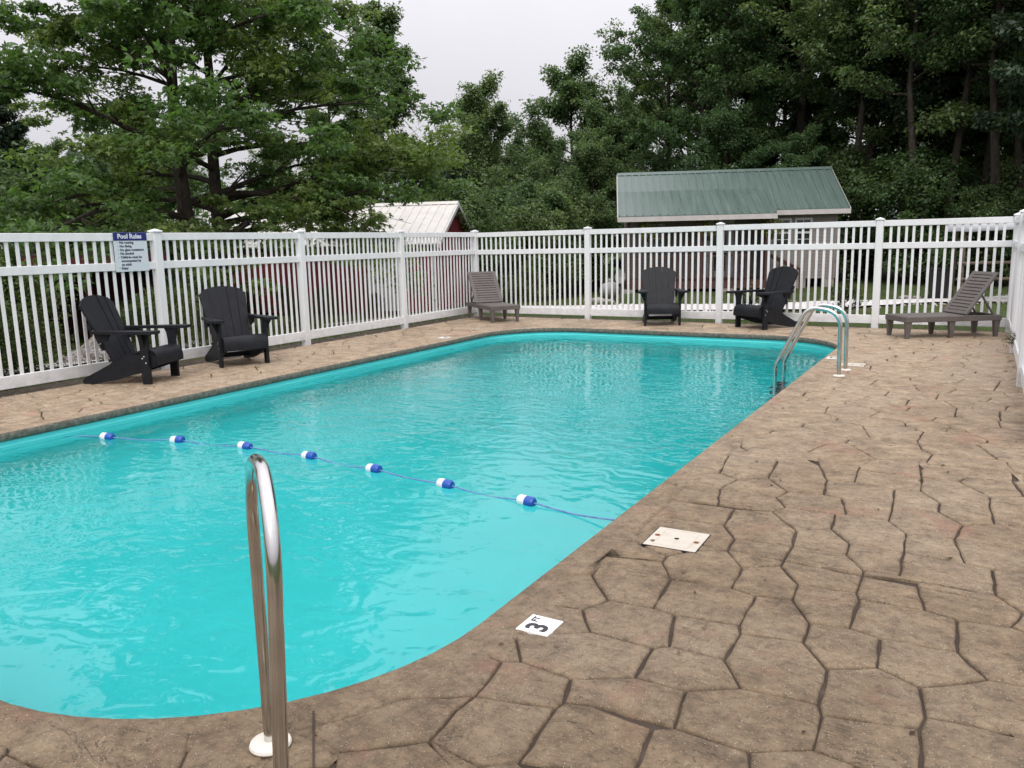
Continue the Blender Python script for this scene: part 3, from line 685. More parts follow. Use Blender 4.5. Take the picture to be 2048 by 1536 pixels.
bme = MB().lathe([(.006, 0), (.006, .003), (.003, .005)], 10).mesh('bolt'); bme.materials.append(M_bolt)
for bx_, bz_ in ((0, .435), (.02, .012)): obj('bolt', bme, None, sign, (bx_, -.0045, bz_), (R(90), 0, 0))
# ------------------------------------------------------------------ adirondack chairs
def make_chair():
    root = empty('adirondack_chair'); S_ = [1, -1]
    parts = []
    def P(mb, name, smooth=False, m_=M_black): parts.append(mb.build(name, m_, root, smooth=smooth))
    lean = R(24)
    # back: five slats in a slight fan with an arched top
    MBk = Matrix.Translation((0, -.16, .21)) @ Matrix.Rotation(lean, 4, 'X')
    for k in range(5):
        def edge(u):   # u in -.5...5
            return lambda z: u * (.44 + .18 * z / .82)
        u0, u1 = -.5 + k * .2 + .003, -.5 + (k + 1) * .2 - .003
        top = lambda u: .80 - .34 * u * u - (.02 if abs(u) > .42 else 0)
        pts = []
        for z in (0, .25, .5): pts.append((edge(u0)(z), z))
        zt = [(u0 + (u1 - u0) * q / 4) for q in range(5)]
        for u in zt: pts.append((edge(u)(top(u)), top(u)))
        for z in (.5, .25, 0): pts.append((edge(u1)(z), z))
        mb = MB(); mb.prism(pts, -.012 + .018 * abs(k - 2) / 2 * .6, .012 + .018 * abs(k - 2) / 2 * .6, 'y', MBk); P(mb, 'back_slat')
    mb = MB(); mb.box(-.235, .235, -.045, -.013, .18, .25, MBk, .004); P(mb, 'back_brace')
    mb = MB(); mb.box(-.27, .27, -.045, -.013, .42, .49, MBk, .004); P(mb, 'back_brace')
    # seat: three boards, the front one rolled over with two slots
    prof = [(-.19, .235), (-.02, .275), (.1, .318)]
    def seat_board(p0, p1):
        a, b_ = Vector(p0), Vector(p1); d = (b_ - a).normalized(); n = Vector((-d.y, d.x)) * .022
        return [tuple(a + d * .004), tuple(b_ - d * .004), tuple(b_ - d * .004 + n), tuple(a + d * .004 + n)]
    for i in range(2): P(MB().prism(seat_board(prof[i], prof[i + 1]), -.262, .262, 'x'), 'seat_board')
    outer = [(.1, .34), (.18, .362), (.26, .372), (.315, .364), (.352, .34), (.372, .30), (.38, .25), (.378, .2), (.356, .2), (.357, .25), (.348, .295), (.332, .322), (.305, .342), (.258, .35), (.185, .34), (.105, .318)]
    P(MB().prism(outer, -.262, .262, 'x'), 'seat_front', True)
    for s in S_:
        P(MB().box(s * .14 - .095, s * .14 + .095, .27, .276, .3675, .3735, Matrix.Translation((0, 0, .0005))), 'seat_slot', m_=M_hole)
        # front leg flares into the arm support
        P(MB().prism([(.205, 0), (.295, 0), (.295, .42), (.305, .5), (.325, .545), (.175, .545), (.195, .5), (.205, .42)], s * .264, s * .30, 'x'), 'leg')
        P(MB().prism([(s * .30, .40), (s * .335, .48), (s * .375, .545), (s * .30, .545)], .235, .265, 'y'), 'arm_bracket')
        # side stringer that becomes the back leg
        P(MB().prism([(.34, .335), (.355, .27), (.345, .19), (.2, .135), (-.1, .045), (-.38, .0), (-.5, 0), (-.515, .025), (-.5, .06), (-.3, .155), (-.18, .215), (-.15, .24), (.1, .315)], s * .228, s * .262, 'x'), 'back_leg')
        arm = [(.43, s * .255), (.44, s * .30), (.435, s * .375), (.40, s * .405), (.3, s * .405), (.1, s * .375), (-.12, s * .345), (-.3, s * .325), (-.345, s * .30), (-.345, s * .262), (-.1, s * .258), (.2, s * .25)]
        P(MB().prism([(b_, a) for a, b_ in arm], .547, .578, 'z'), 'armrest')
        P(MB().prism([(-.31, .546), (-.13, .546), (-.16, .48), (-.27, .44)], s * .265, s * .292, 'x'), 'arm_bracket')
        for yy, zz in ((.245, .3), (.262, .23), (.225, .28)):
            P(MB().lathe([(.008, 0), (.008, .003), (.004, .005)], 8, Matrix.Translation((s * .30, yy, zz)) @ Matrix.Rotation(R(90) * s, 4, 'Y')), 'bolt', m_=M_bolt)
    P(MB().box(-.227, .227, -.30, -.27, .05, .11, c=.004), 'stretcher')
    P(MB().box(-.227, .227, .27, .295, .20, .31, c=.004), 'front_apron')
    return root
def copy_tree(o, parent=None):
    c = o.copy(); col.objects.link(c); c.parent = parent
    for ch in list(o.children): copy_tree(ch, c)
    return c
chair0 = make_chair()
# front-leg midpoint, heading of the sitter (degrees from +x)
chairs = [((1.0, -7.98), 23.6, 'black adirondack chair standing below the Pool Rules sign'),
          ((.985, -6.80), -23.5, 'black adirondack chair by the side fence with the red barn behind it'),
          ((4.16, -.78), -64, 'black adirondack chair with its back to the cabin porch'),
          ((5.62, -.77), -120, 'black adirondack chair turned sideways beside the taupe lounger and pool ladder')]
for i, (p, a, lb) in enumerate(chairs):
    c = chair0 if i == 0 else copy_tree(chair0)
    h = Vector((math.cos(R(a)), math.sin(R(a)))); q = Vector(p) - h * .25
    c.location = (q.x, q.y, 0.0); c.rotation_euler = (0, 0, R(a - 90)); tag(c, lb, 'chair', 'adirondack chairs round the pool')
# ------------------------------------------------------------------ loungers
def make_lounger():
    root = empty('sun_lounger')
    def P(mb, name, m_=M_brown): return mb.build(name, m_, root)
    L, W_ = 1.34, .57; zt = .30
    f = MB()
    f.box(0, L, -W_ / 2, -W_ / 2 + .035, zt - .075, zt, c=.005); f.box(0, L, W_ / 2 - .035, W_ / 2, zt - .075, zt, c=.005)
    f.box(0, .035, -W_ / 2 + .034, W_ / 2 - .034, zt - .075, zt - .001, c=.004); f.box(L - .035, L, -W_ / 2 + .034, W_ / 2 - .034, zt - .075, zt - .001, c=.004)
    P(f, 'frame')
    ns = 13; x1 = .86
    for k in range(ns):
        a = .04 + (x1 - .04) * k / ns; P(MB().box(a + .003, a + (x1 - .04) / ns - .004, -W_ / 2 + .03, W_ / 2 - .03, zt - .02, zt + .004, c=.003), 'seat_slat')
    for x in (.05, .66, L - .05):
        for s in (-1, 1):
            yc = s * (W_ / 2 - .045)
            v = []
            for z, hx in ((0, .024), (zt - .07, .042)):
                v += [(x - hx, yc - hx * .75, z), (x + hx, yc - hx * .75, z), (x + hx, yc + hx * .75, z), (x - hx, yc + hx * .75, z)]
            P(MB().add(v, [(0, 3, 2, 1), (4, 5, 6, 7), (0, 1, 5, 4), (1, 2, 6, 5), (2, 3, 7, 6), (3, 0, 4, 7)]), 'leg')
    T = Matrix.Translation((x1 - .02, 0, zt + .012)) @ Matrix.Rotation(R(-54), 4, 'Y'); H = .69
    b_ = MB(); b_.box(0, H, -W_ / 2 + .005, -W_ / 2 + .075, -.014, .014, T, .004); b_.box(0, H, W_ / 2 - .075, W_ / 2 - .005, -.014, .014, T, .004)
    b_.box(H - .05, H, -W_ / 2 + .074, W_ / 2 - .074, -.013, .013, T, .003); b_.box(0, .05, -W_ / 2 + .074, W_ / 2 - .074, -.013, .013, T, .003)
    br = P(b_, 'backrest')
    for k in range(11):
        a = .052 + (H - .104) * k / 11; q = MB().box(a + .005, a + (H - .104) / 11 - .005, -W_ / 2 + .073, W_ / 2 - .073, -.009, .010, T, .002).build('slat', M_brown, br)
    MB().box(.03, H - .03, -W_ / 2 + .06, W_ / 2 - .06, -.022, -.012, T).build('backing', M_dark, br)
    for s in (-1, 1):
        a = T @ Vector((.36, s * .2, -.02)); c = Vector((L - .07, s * .2, zt - .01)); P(MB().tube([a, c], .014, 6), 'prop_strut')
    P(MB().box(x1 + .12, L - .03, -W_ / 2 + .034, W_ / 2 - .034, zt - .06, zt - .045), 'prop_tray')
    return root
lg = make_lounger(); lg2 = copy_tree(lg)
def put_lounger(o, foot_mid, ang, lb): o.location = (*foot_mid, 0); o.rotation_euler = (0, 0, R(ang)); tag(o, lb, 'lounger', 'sun loungers on the deck')
put_lounger(lg, (1.36, -1.16), 142.3, 'taupe resin sun lounger set in the fence corner near the red barn')
put_lounger(lg2, (7.72, -1.25), 33.5, 'taupe resin sun lounger beside the adirondack chair, its back raised towards the vine fence')
# ------------------------------------------------------------------ pool ladder and grab rail
def arc_path(pts, r=.12, n=8):
    pts = [Vector(p) for p in pts]; o = [pts[0]]
    for i in range(1, len(pts) - 1):
        p0, p, p1 = pts[i - 1], pts[i], pts[i + 1]; a = (p0 - p).normalized(); b_ = (p1 - p).normalized(); ang = a.angle(b_)
        rr = r[i - 1] if hasattr(r, '__len__') else r; d = min(rr / math.tan(ang / 2), (p0 - p).length * .49 if 1 < i else (p0 - p).length * .95, (p1 - p).length * .6)
        A, B = p + a * d, p + b_ * d
        for k in range(n + 1):
            u = k / n; c = (A * (1 - u) ** 2 + p * 2 * u * (1 - u) + B * u * u)
            rad = d * math.tan(ang / 2); cen = p + (a + b_).normalized() * (rad / math.sin(ang / 2)); c = cen + (c - cen).normalized() * rad; o.append(c)
    o.append(pts[-1]); return o
M_flange = speckled('ivory_flange', (.6, .56, .49), (.72, .68, .6), 25, .5, .1, .001)
flange_me = MB().lathe([(.056, 0), (.06, .006), (.057, .013), (.045, .018), (.023, .02)], 24).mesh('flange', True); flange_me.materials.append(M_flange)
ladder = empty('pool_ladder', (7.3, -4.75, 0)); tag(ladder, 'chrome pool ladder with two bent handrails at the deep end', 'ladder')
for yy in (-.21, .21):
    pth = arc_path([(.272, yy, 0), (.262, yy, .655), (-.055, yy, .70), (-.36, yy, .07), (-.362, yy, -1.25)], [.17, .14, .12], 9)
    MB().tube(pth, .0215, 14).build('handrail', M_steel, ladder, smooth=True); obj('flange', flange_me, None, ladder, (.272, yy, .001))
for z in (-.24, -.52, -.80, -1.08): MB().box(-.42, -.31, -.21, .21, z - .015, z + .015, c=.006).build('step', M_binb, ladder)
rail = empty('grab_rail', (7.16, -12.19, 0)); tag(rail, 'single chrome grab rail arching over the deck at the shallow end', 'handrail')
d = Vector((7.585 - 7.16, -12.535 + 12.19, 0)); d2_ = d + Vector((.024, .014, 0))
pth = arc_path([(0, 0, 0), (0, 0, .875), (d2_.x, d2_.y, .952), (d.x - .008, d.y - .004, 0)], [.3, .2], 14)
MB().tube(pth, .0172, 24).build('tube', M_steel, rail, smooth=True)
for q in ((0, 0), (d.x, d.y)): obj('flange', flange_me, None, rail, (q[0], q[1], .001))
# ------------------------------------------------------------------ depth tiles, skimmer lids
def depth_tile(num, c, rz, label, sz=.132):
    o = empty('depth_marker', (c[0], c[1], 0), rz); tag(o, label, 'depth marker', 'depth markers on the deck edge')
    MB().box(-sz / 2, sz / 2, -sz / 2, sz / 2, -.008, .0035, c=.0015).build('tile', M_tile, o)
    me = text_mesh(num, .118, .0035); me.materials.append(M_ink); obj('numeral', me, None, o, (-.052, -.042, .0045))
    me = text_mesh('FT', .036, .0008); me.materials.append(M_ink); obj('lettering', me, None, o, (.013, .022, .0045)); return o
depth_tile('3', (7.49, -11.17), R(90), 'white depth tile reading 3 FT set in the deck edge near the grab rail')
depth_tile('5', (7.31, -3.62), R(90), 'white depth tile set in the deck edge beside the pool ladder', .15)
depth_tile('5', (1.66, -3.5), R(-90), 'white depth tile in the deck edge on the barn side of the pool', .15)
def skimmer(c, s, label, rz=0):
    o = empty('skimmer_lid', (c[0], c[1], 0), rz); tag(o, label, 'skimmer lid', 'skimmer lids in the deck')
    h_ = s / 2; MB().box(-h_, h_, -h_, h_, -.01, .004, c=.002).build('lid', M_skim, o)
    MB().box(-h_ - .005, h_ + .005, -h_ - .005, h_ + .005, -.012, .0012).build('rim_gap', M_hole, o)
    for q in (-1, 1):
        MB().lathe([(.014, .0041), (.013, .0055), (.006, .0065)], 10, Matrix.Translation((q * h_ * .78, -.01 * q, 0))).build('rusty_screw', M_rust, o)
        for a0 in (-1, 1): MB().box(-h_ * .66 if a0 > 0 else q * h_ * .66 - .0015, h_ * .66 if a0 > 0 else q * h_ * .66 + .0015, q * h_ * .84 - .0015 if a0 > 0 else -h_ * .84, q * h_ * .84 + .0015 if a0 > 0 else h_ * .84, .0038, .0056).build('ridge', M_skim, o)
    MB().lathe([(.012, .0040), (.012, .0046)], 14).build('finger_hole', M_hole, o); return o
skimmer((7.645, -10.085), .252, 'ivory skimmer lid with rusty screws between the float line and the depth tile', R(1.5))
skimmer((7.58, -4.08), .25, 'pale skimmer lid behind the pool ladder feet', R(1))
# wall return fittings
fit_me = MB().lathe([(.034, 0), (.034, .006), (.02, .01), (.012, .01)], 16).mesh('return_fitting'); fit_me.materials.append(M_binb)
for (x, y, z, rz) in ((1.84 + LS * 2.1 - .028, -3.62, -.235, 0), (4.5, -1.462, -.42, -90)):
    o = obj('return_fitting', fit_me, None, pool_root, (x - 4.6, y + 7, z + .15), (0, R(90), R(rz)))
# ------------------------------------------------------------------ float line
fl = [(2.44, -9.59), (3.1, -9.4), (3.79, -9.3), (4.48, -9.3), (5.16, -9.36), (5.83, -9.44), (6.48, -9.51)]
pts = [(2.03, -9.74, WZ - .02), (2.2, -9.67, WZ + .005)]
fl = [(x + .03, y - .03) for x, y in fl]
for i, (x, y) in enumerate(fl):
    if i: px_, py_ = fl[i - 1]; pts.append(((x + px_) / 2, (y + py_) / 2, WZ - .004 + .006 * (i % 2)))
    pts.append((x, y, WZ + .014))
pts += [(6.85, -9.6, WZ + .006), (7.22, -9.70, WZ + .05)]
fine = []
for i in range(len(pts) - 1):
    p0, p1, p2, p3 = [Vector(pts[max(0, min(len(pts) - 1, j))]) for j in (i - 1, i, i + 1, i + 2)]
    for k in range(8): u = k / 8; fine.append(.5 * ((2 * p1) + (p2 - p0) * u + (2 * p0 - 5 * p1 + 4 * p2 - p3) * u * u + (3 * p1 - p0 - 3 * p2 + p3) * u ** 3))
tag(MB().tube(fine, .0055, 6).build('float_rope', M_rope), 'thin blue rope stretched across the pool carrying blue and white floats', 'rope')
wm = MB().lathe([(.012, -.07), (.03, -.068), (.039, -.055), (.04, 0)], 18).mesh('white_half', True); bmh = MB().lathe([(.0405, 0), (.0405, .055), (.032, .068), (.013, .07)], 18).mesh('blue_half', True)
wm.materials.append(M_fw); bmh.materials.append(M_fb)
for i, (x, y) in enumerate(fl):
    nx_, ny_ = (fl[i + 1] if i < 6 else (7.1, -9.64)); px_, py_ = (fl[i - 1] if i else (2.1, -9.7)); a = math.atan2(ny_ - py_, nx_ - px_)
    o = empty('rope_float', (x, y, WZ + .014)); o.rotation_euler = (0, R(90) + R(random.Random(i).uniform(-4, 4)), a); tag(o, 'blue and white barrel float on the rope across the pool', 'float', 'floats on the pool rope')
    o.scale = (.88, .88, .86); obj('white_half', wm, None, o); obj('blue_half', bmh, None, o)
# ------------------------------------------------------------------ barn
def local(root, name, mb, m_, parent=None): return mb.build(name, m_, parent or root)
def rib_panel(mb, x0, x1, p0, p1, nrm, step=.3, hgt=.022, wid=.05):
    """ribs lying on a sloping or upright plane from p0 to p1 (y,z), along local x"""
    n = int((x1 - x0) / step)
    for k in range(n + 1):
        x = x0 + (x1 - x0) * k / n
        mb.prism([(p0[0], p0[1]), (p1[0], p1[1]), (p1[0] + nrm[0] * hgt, p1[1] + nrm[1] * hgt), (p0[0] + nrm[0] * hgt, p0[1] + nrm[1] * hgt)], x - wid / 2, x + wid / 2, 'x')
barn = empty('red_barn', (-7.01, 8.27, -.8), R(20)); tag(barn, 'long red metal barn with cream roof behind the side fence', 'barn')
BL, BW, BE, BR = 10.5, 5.08, 2.32, 3.6
local(barn, 'wall', MB().box(-BL, 0, 0, BW, 0, BE), M_red)
local(barn, 'gable', MB().prism([(.001, BE), (BW - .001, BE), (BW / 2, BR - .02)], -.12, -.004, 'x'), M_red)
mb = MB(); rib_panel(mb, -BL + .1, -.1, (0, .02), (0, BE - .02), (-1, 0), .23, .025, .04); mb2 = mb
local(barn, 'wall_rib', mb, M_red)
mb = MB()
for k in range(21):
    y = .12 + (BW - .24) * k / 20; zt_ = BE + (BR - BE) * (1 - abs(y - BW / 2) / (BW / 2)) - .06; mb.box(0.002, .024, y - .02, y + .02, .02, zt_)
local(barn, 'gable_rib', mb, M_red)
ov_ = .25
for s in (0, 1):
    ye, yr = (-ov_, BW / 2) if s == 0 else (BW + ov_, BW / 2); ze = BE - ov_ * (BR - BE) / (BW / 2)
    rf = local(barn, 'roof_slope', MB().prism([(ye, ze + .01), (yr, BR + .01), (yr, BR + .05), (ye, ze + .05)], -BL - .2, .25, 'x'), M_roofw)
    if s == 0:
        mb = MB(); rib_panel(mb, -BL - .1, .2, (ye, ze + .049), (yr, BR + .049), (0, 1), .3, .022, .04); mb.build('rib', M_roofw, rf)
local(barn, 'ridge_cap', MB().prism([(BW / 2 - .16, BR - .005), (BW / 2, BR + .085), (BW / 2 + .16, BR - .005), (BW / 2, BR + .1)], -BL - .21, .26, 'x'), M_roofw)
for s in (0, 1):
    ye, yr = (-ov_, BW / 2) if s == 0 else (BW + ov_, BW / 2); ze = BE - ov_ * (BR - BE) / (BW / 2)
    local(barn, 'rake_trim', MB().prism([(ye, ze - .1), (yr, BR - .1), (yr, BR + .04), (ye, ze + .04)], .251, .29, 'x'), M_trimw)
local(barn, 'corner_trim', MB().box(-.06, .04, -.045, .06, 0, BE - .12), M_trimw)
dr = local(barn, 'door', MB().box(-2.15, -1.2, -.06, -.03, .05, 2.05), M_trimw); MB().box(-1.32, -1.24, -.10, -.06, 1.0, 1.1).build('handle', M_binb, dr)
for x0_, x1_, z0_, z1_ in ((-2.28, -2.152, .05, 2.18), (-1.198, -1.07, .05, 2.18), (-2.28, -1.07, 2.181, 2.3)): local(barn, 'door_trim', MB().box(x0_, x1_, -.075, -.028, z0_, z1_), M_trimw)
# ------------------------------------------------------------------ open red shed
shed = empty('open_shed', (-9.6, -1.75, gz(-9.6, -1.75) - .05), R(52)); tag(shed, 'low dark red open shed seen through the fence left of the sign', 'shed')
SW, SD, SH = 2.6, 2.2, 2.0
local(shed, 'back_wall', MB().box(-SW / 2, SW / 2, SD, SD + .06, 0, SH), M_redd)
for s in (-1, 1): local(shed, 'side_wall', MB().box(s * SW / 2 - .03, s * SW / 2 + .03, .05, SD - .001, 0, SH), M_redd)
for x in (-SW / 2, -.25, SW / 2): local(shed, 'post', MB().box(x - .08, x + .08, -.1, .045, 0, SH - .02), M_redd)
local(shed, 'fascia', MB().box(-SW / 2 - .25, SW / 2 + .25, -.22, -.16, SH - .12, SH + .2), M_red)
local(shed, 'roof', MB().prism([(-.25, SH + .2), (SD + .3, SH + .05), (SD + .3, SH + .12), (-.25, SH + .27)], -SW / 2 - .3, SW / 2 + .3, 'x'), M_oldwood)
# ------------------------------------------------------------------ cabin
A_ = R(23.565); CL, CD, ZE, ZR = 8.172, 2.854, 2.343, 3.948
G0 = -.48
cab = empty('cabin', (4.278, 17.889, 0), A_); tag(cab, 'taupe sided cabin with green metal roof and covered porch beyond the fence', 'cabin')
# local frame: x from -CL (left) to 0 (right), y away from the viewer, eave line at y=0
WF, WB = .35, 2 * CD - .35; XL, XRt = -CL + .3, -.35; WZ0, WZ1 = -.12, ZE - .12
px0, px1 = XL + .02, -2.75     # porch span: the recessed wall behind it stands back
YP = 1.75
mbw = MB(); mbw.box(px1, XRt, WF, WB, WZ0, WZ1); mbw.box(XL, px1 - .001, YP, WB - .001, WZ0, WZ1); local(cab, 'wall', mbw, M_siding)
# lap siding boards
lap = MB(); nb = 19; hb = (WZ1 - WZ0) / nb
for k in range(nb):
    z = WZ0 + k * hb
    b_ = MB(); b_.prism([(WF - .003, z + .004), (WF - .022, z + .004), (WF - .006, z + hb), (WF - .003, z + hb)], px1, XRt, 'x'); local(cab, 'siding_board', b_, M_siding)
    b_ = MB(); b_.prism([(YP - .003, z + .004), (YP - .022, z + .004), (YP - .006, z + hb), (YP - .003, z + hb)], XL, px1 - .002, 'x'); local(cab, 'siding_board', b_, M_siding)
local(cab, 'corner_trim', MB().box(XRt - .07, XRt + .025, WF - .035, WF + .08, WZ0, WZ1), M_siding)
local(cab, 'corner_trim', MB().box(px1 - .06, px1 + .03, WF - .035, WF - .024, WZ0, WZ1), M_siding)
local(cab, 'gable', MB().prism([(WF, WZ1), (WB, WZ1), (CD, ZR - .18)], XL, XL + .08, 'x'), M_siding); local(cab, 'gable', MB().prism([(WF, WZ1), (WB, WZ1), (CD, ZR - .18)], XRt - .08, XRt, 'x'), M_siding)
for s in (0, 1):
    ye = 0 if s == 0 else 2 * CD
    rf = local(cab, 'roof_slope', MB().prism([(ye, ZE), (CD, ZR), (CD, ZR + .035), (ye, ZE + .035)], -CL, 0, 'x'), M_roofg)
    if s == 0:
        mb = MB(); rib_panel(mb, -CL + .03, -.03, (ye, ZE + .034), (CD, ZR + .034), (0, 1), .27, .04, .045); mb.build('rib', M_roofg, rf)
local(cab, 'ridge_cap', MB().prism([(CD - .15, ZR - .02), (CD, ZR + .075), (CD + .15, ZR - .02), (CD, ZR + .09)], -CL - .02, .02, 'x'), M_roofg)
# porch roof: flatter, springing from the middle of the main slope
yj = 1.35; zj = ZE + (ZR - ZE) * yj / CD + .07; ype, zpe = -1.25, 2.20; PX0, PX1 = -CL - .0, -2.75
rf = local(cab, 'porch_roof', MB().prism([(ype, zpe), (yj, zj), (yj, zj + .03), (ype, zpe + .03)], PX0, PX1, 'x'), M_roofg)
mb = MB(); rib_panel(mb, PX0 + .03, PX1 - .03, (ype, zpe + .029), (yj, zj + .029), (0, 1), .27, .04, .045); mb.build('rib', M_roofg, rf)
local(cab, 'fascia', MB().box(PX0 - .02, PX1 + .02, ype - .03, ype + .01, zpe - .17, zpe - .002), M_fascia)
local(cab, 'fascia', MB().box(PX1 + .025, .02, -.03, .01, ZE - .17, ZE - .002), M_fascia)
local(cab, 'rake_trim', MB().prism([(0, ZE - .17), (CD, ZR - .17), (CD, ZR + .02), (0, ZE + .02)], -CL - .035, -CL - .002, 'x'), M_fascia)
local(cab, 'rake_trim', MB().prism([(0, ZE - .17), (CD, ZR - .17), (CD, ZR + .02), (0, ZE + .02)], .002, .035, 'x'), M_fascia)
local(cab, 'porch_rake', MB().prism([(ype, zpe - .15), (yj, zj - .15), (yj, zj - .003), (ype, zpe - .003)], PX0 - .03, PX0 + .02, 'x'), M_fascia)
# porch deck, posts, rail, steps
PF = -1.0; ZP = -.1
local(cab, 'porch_floor', MB().box(XL, px1, PF, YP - .03, ZP - .06, ZP), M_deckwood); local(cab, 'rim_joist', MB().box(XL, px1, PF - .03, PF - .001, ZP - .26, ZP - .002), M_deckwood)
for x in (XL + .08, XL + 2.6, px1 - .25): local(cab, 'porch_post', MB().box(x - .06, x + .06, PF + .03, PF + .15, ZP, zpe - .03), M_deckwood)
for x in (XL + .1, XL + 1.8, XL + 3.6, px1 - .15, px1 + 1.2, XRt - .2):
    yy = PF + .1 if x < px1 else WF + .15
    local(cab, 'pier', MB().box(x - .2, x + .2, yy - .15, yy + .2, G0 - .15, (ZP - .07 if x < px1 else WZ0 - .002) if x > px1 else ZP - .265), M_block)
local(cab, 'crawl_space', MB().box(XL + .3, XRt - .3, WF + .8, WB - .3, G0 - .1, WZ0 - .003), M_dark)
rl = local(cab, 'porch_rail', MB().box(XL + .14, px1 - .9, PF + .06, PF + .12, ZP + .86, ZP + .92), M_deckwood)
local(cab, 'porch_rail', MB().box(XL + .14, px1 - .9, PF + .07, PF + .11, ZP + .1, ZP + .15), M_deckwood)
bal = MB().box(-.02, .02, PF + .072, PF + .108, ZP + .12, ZP + .87).mesh('baluster'); bal.materials.append(M_deckwood)
x = XL + .25
while x < px1 - .95: obj('baluster', bal, None, cab, (x, 0, 0)); x += .14
for k in range(3): local(cab, 'step', MB().box(px1 - .02, px1 + .28 + 0 * k, PF + .1, PF + 1.0, ZP - .1 - .13 * k, ZP - .06 - .13 * k, Matrix.Translation((.28 * k, 0, 0))), M_deckwood)
for q in (0, .95): local(cab, 'stair_rail', MB().tube([(px1 - .1, PF + .08 + q, ZP + .9), (px1 + .95, PF + .08 + q, ZP + .35)], .045, 6), M_deckwood)
for q in (.2, .55, .9): local(cab, 'stair_baluster', MB().box(px1 + q - .02, px1 + q + .02, PF + .06, PF + .10, ZP - .3, ZP + .8 - q * .52), M_deckwood)
# door and windows
dx = XL + 3.55
dr = local(cab, 'door', MB().box(dx - .45, dx + .45, YP - .06, YP - .024, ZP + .02, ZP + 2.02), M_trimw)
for z0_, z1_ in ((.25, .95), (1.1, 1.85)): MB().box(dx - .3, dx + .3, YP - .068, YP - .058, ZP + z0_, ZP + z1_).build('pane', M_glass, dr)
MB().lathe([(.03, 0), (.035, .04), (.02, .05)], 10, Matrix.Translation((dx + .37, YP - .06, ZP + 1.0)) @ Matrix.Rotation(R(90), 4, 'X')).build('handle', M_bolt, dr)
for s in (-1, 1): local(cab, 'door_trim', MB().box(dx + s * .51 - .055, dx + s * .51 + .055, YP - .075, YP - .023, ZP, ZP + 2.05), M_trimw)
local(cab, 'door_trim', MB().box(dx - .57, dx + .57, YP - .077, YP - .023, ZP + 2.051, ZP + 2.18), M_trimw)
def window(x0, x1, z0, z1, y):
    wv = local(cab, 'window', MB().box(x0 + .05, x1 - .05, y - .04, y - .024, z0 + .05, z1 - .05), M_glass)
    for a in ((x0, x0 + .07, z0, z1), (x1 - .07, x1, z0, z1), (x0 + .071, x1 - .071, z1 - .07, z1 - .001), (x0 + .071, x1 - .071, z0 + .001, z0 + .08), (x0 + .071, x1 - .071, (z0 + z1) / 2 - .035, (z0 + z1) / 2 + .035)):
        MB().box(a[0], a[1], y - .065, y - .023, a[2], a[3]).build('frame', M_trimw, wv)
    xm = (x0 + x1) / 2
    MB().box(xm - .012, xm + .012, y - .05, y - .038, z0 + .08, z1 - .07).build('muntin', M_trimw, wv)
    for q in (.27, .73): MB().box(x0 + .07, x1 - .07, y - .049, y - .039, z0 + (z1 - z0) * q - .011, z0 + (z1 - z0) * q + .011).build('muntin', M_trimw, wv)
window(-2.55, -1.93, 1.02, 2.06, WF); window(-1.82, -1.2, 1.02, 2.06, WF)
window(XL + .8, XL + 1.5, .9, 2.0, YP)
# ------------------------------------------------------------------ plants: generators
def unit(a): return a / np.maximum(np.linalg.norm(a, axis=-1, keepdims=True), 1e-9)
def leaves(cent, axis, nrm, ln, wd, rgn, six=False):
    s = unit(np.cross(axis, nrm)); n2 = unit(np.cross(s, axis)); l = ln[:, None]; w_ = wd[:, None]
    base = cent - axis * l * .5; tip = cent + axis * l * .5 - n2 * l * .12
    if not six:
        lf = cent - s * w_ * .5 + n2 * w_ * .12 + axis * l * .05; rt_ = cent + s * w_ * .5 + n2 * w_ * .12 + axis * l * .05
        return np.stack([base, rt_, tip, lf], 1).reshape(-1, 3)
    # lobed leaf drawn as three slim quads fanning from the stalk
    o = []
    for a, k in ((0, 1.0), (.75, .72), (-.75, .72)):
        d_ = unit(axis * math.cos(a) + s * math.sin(a)); e_ = unit(np.cross(n2, d_)); m_ = base + d_ * l * k * .55
        o += [base, m_ + e_ * w_ * .28, base + d_ * l * k - n2 * l * .1, m_ - e_ * w_ * .28]
    return np.stack(o, 1).reshape(-1, 3)
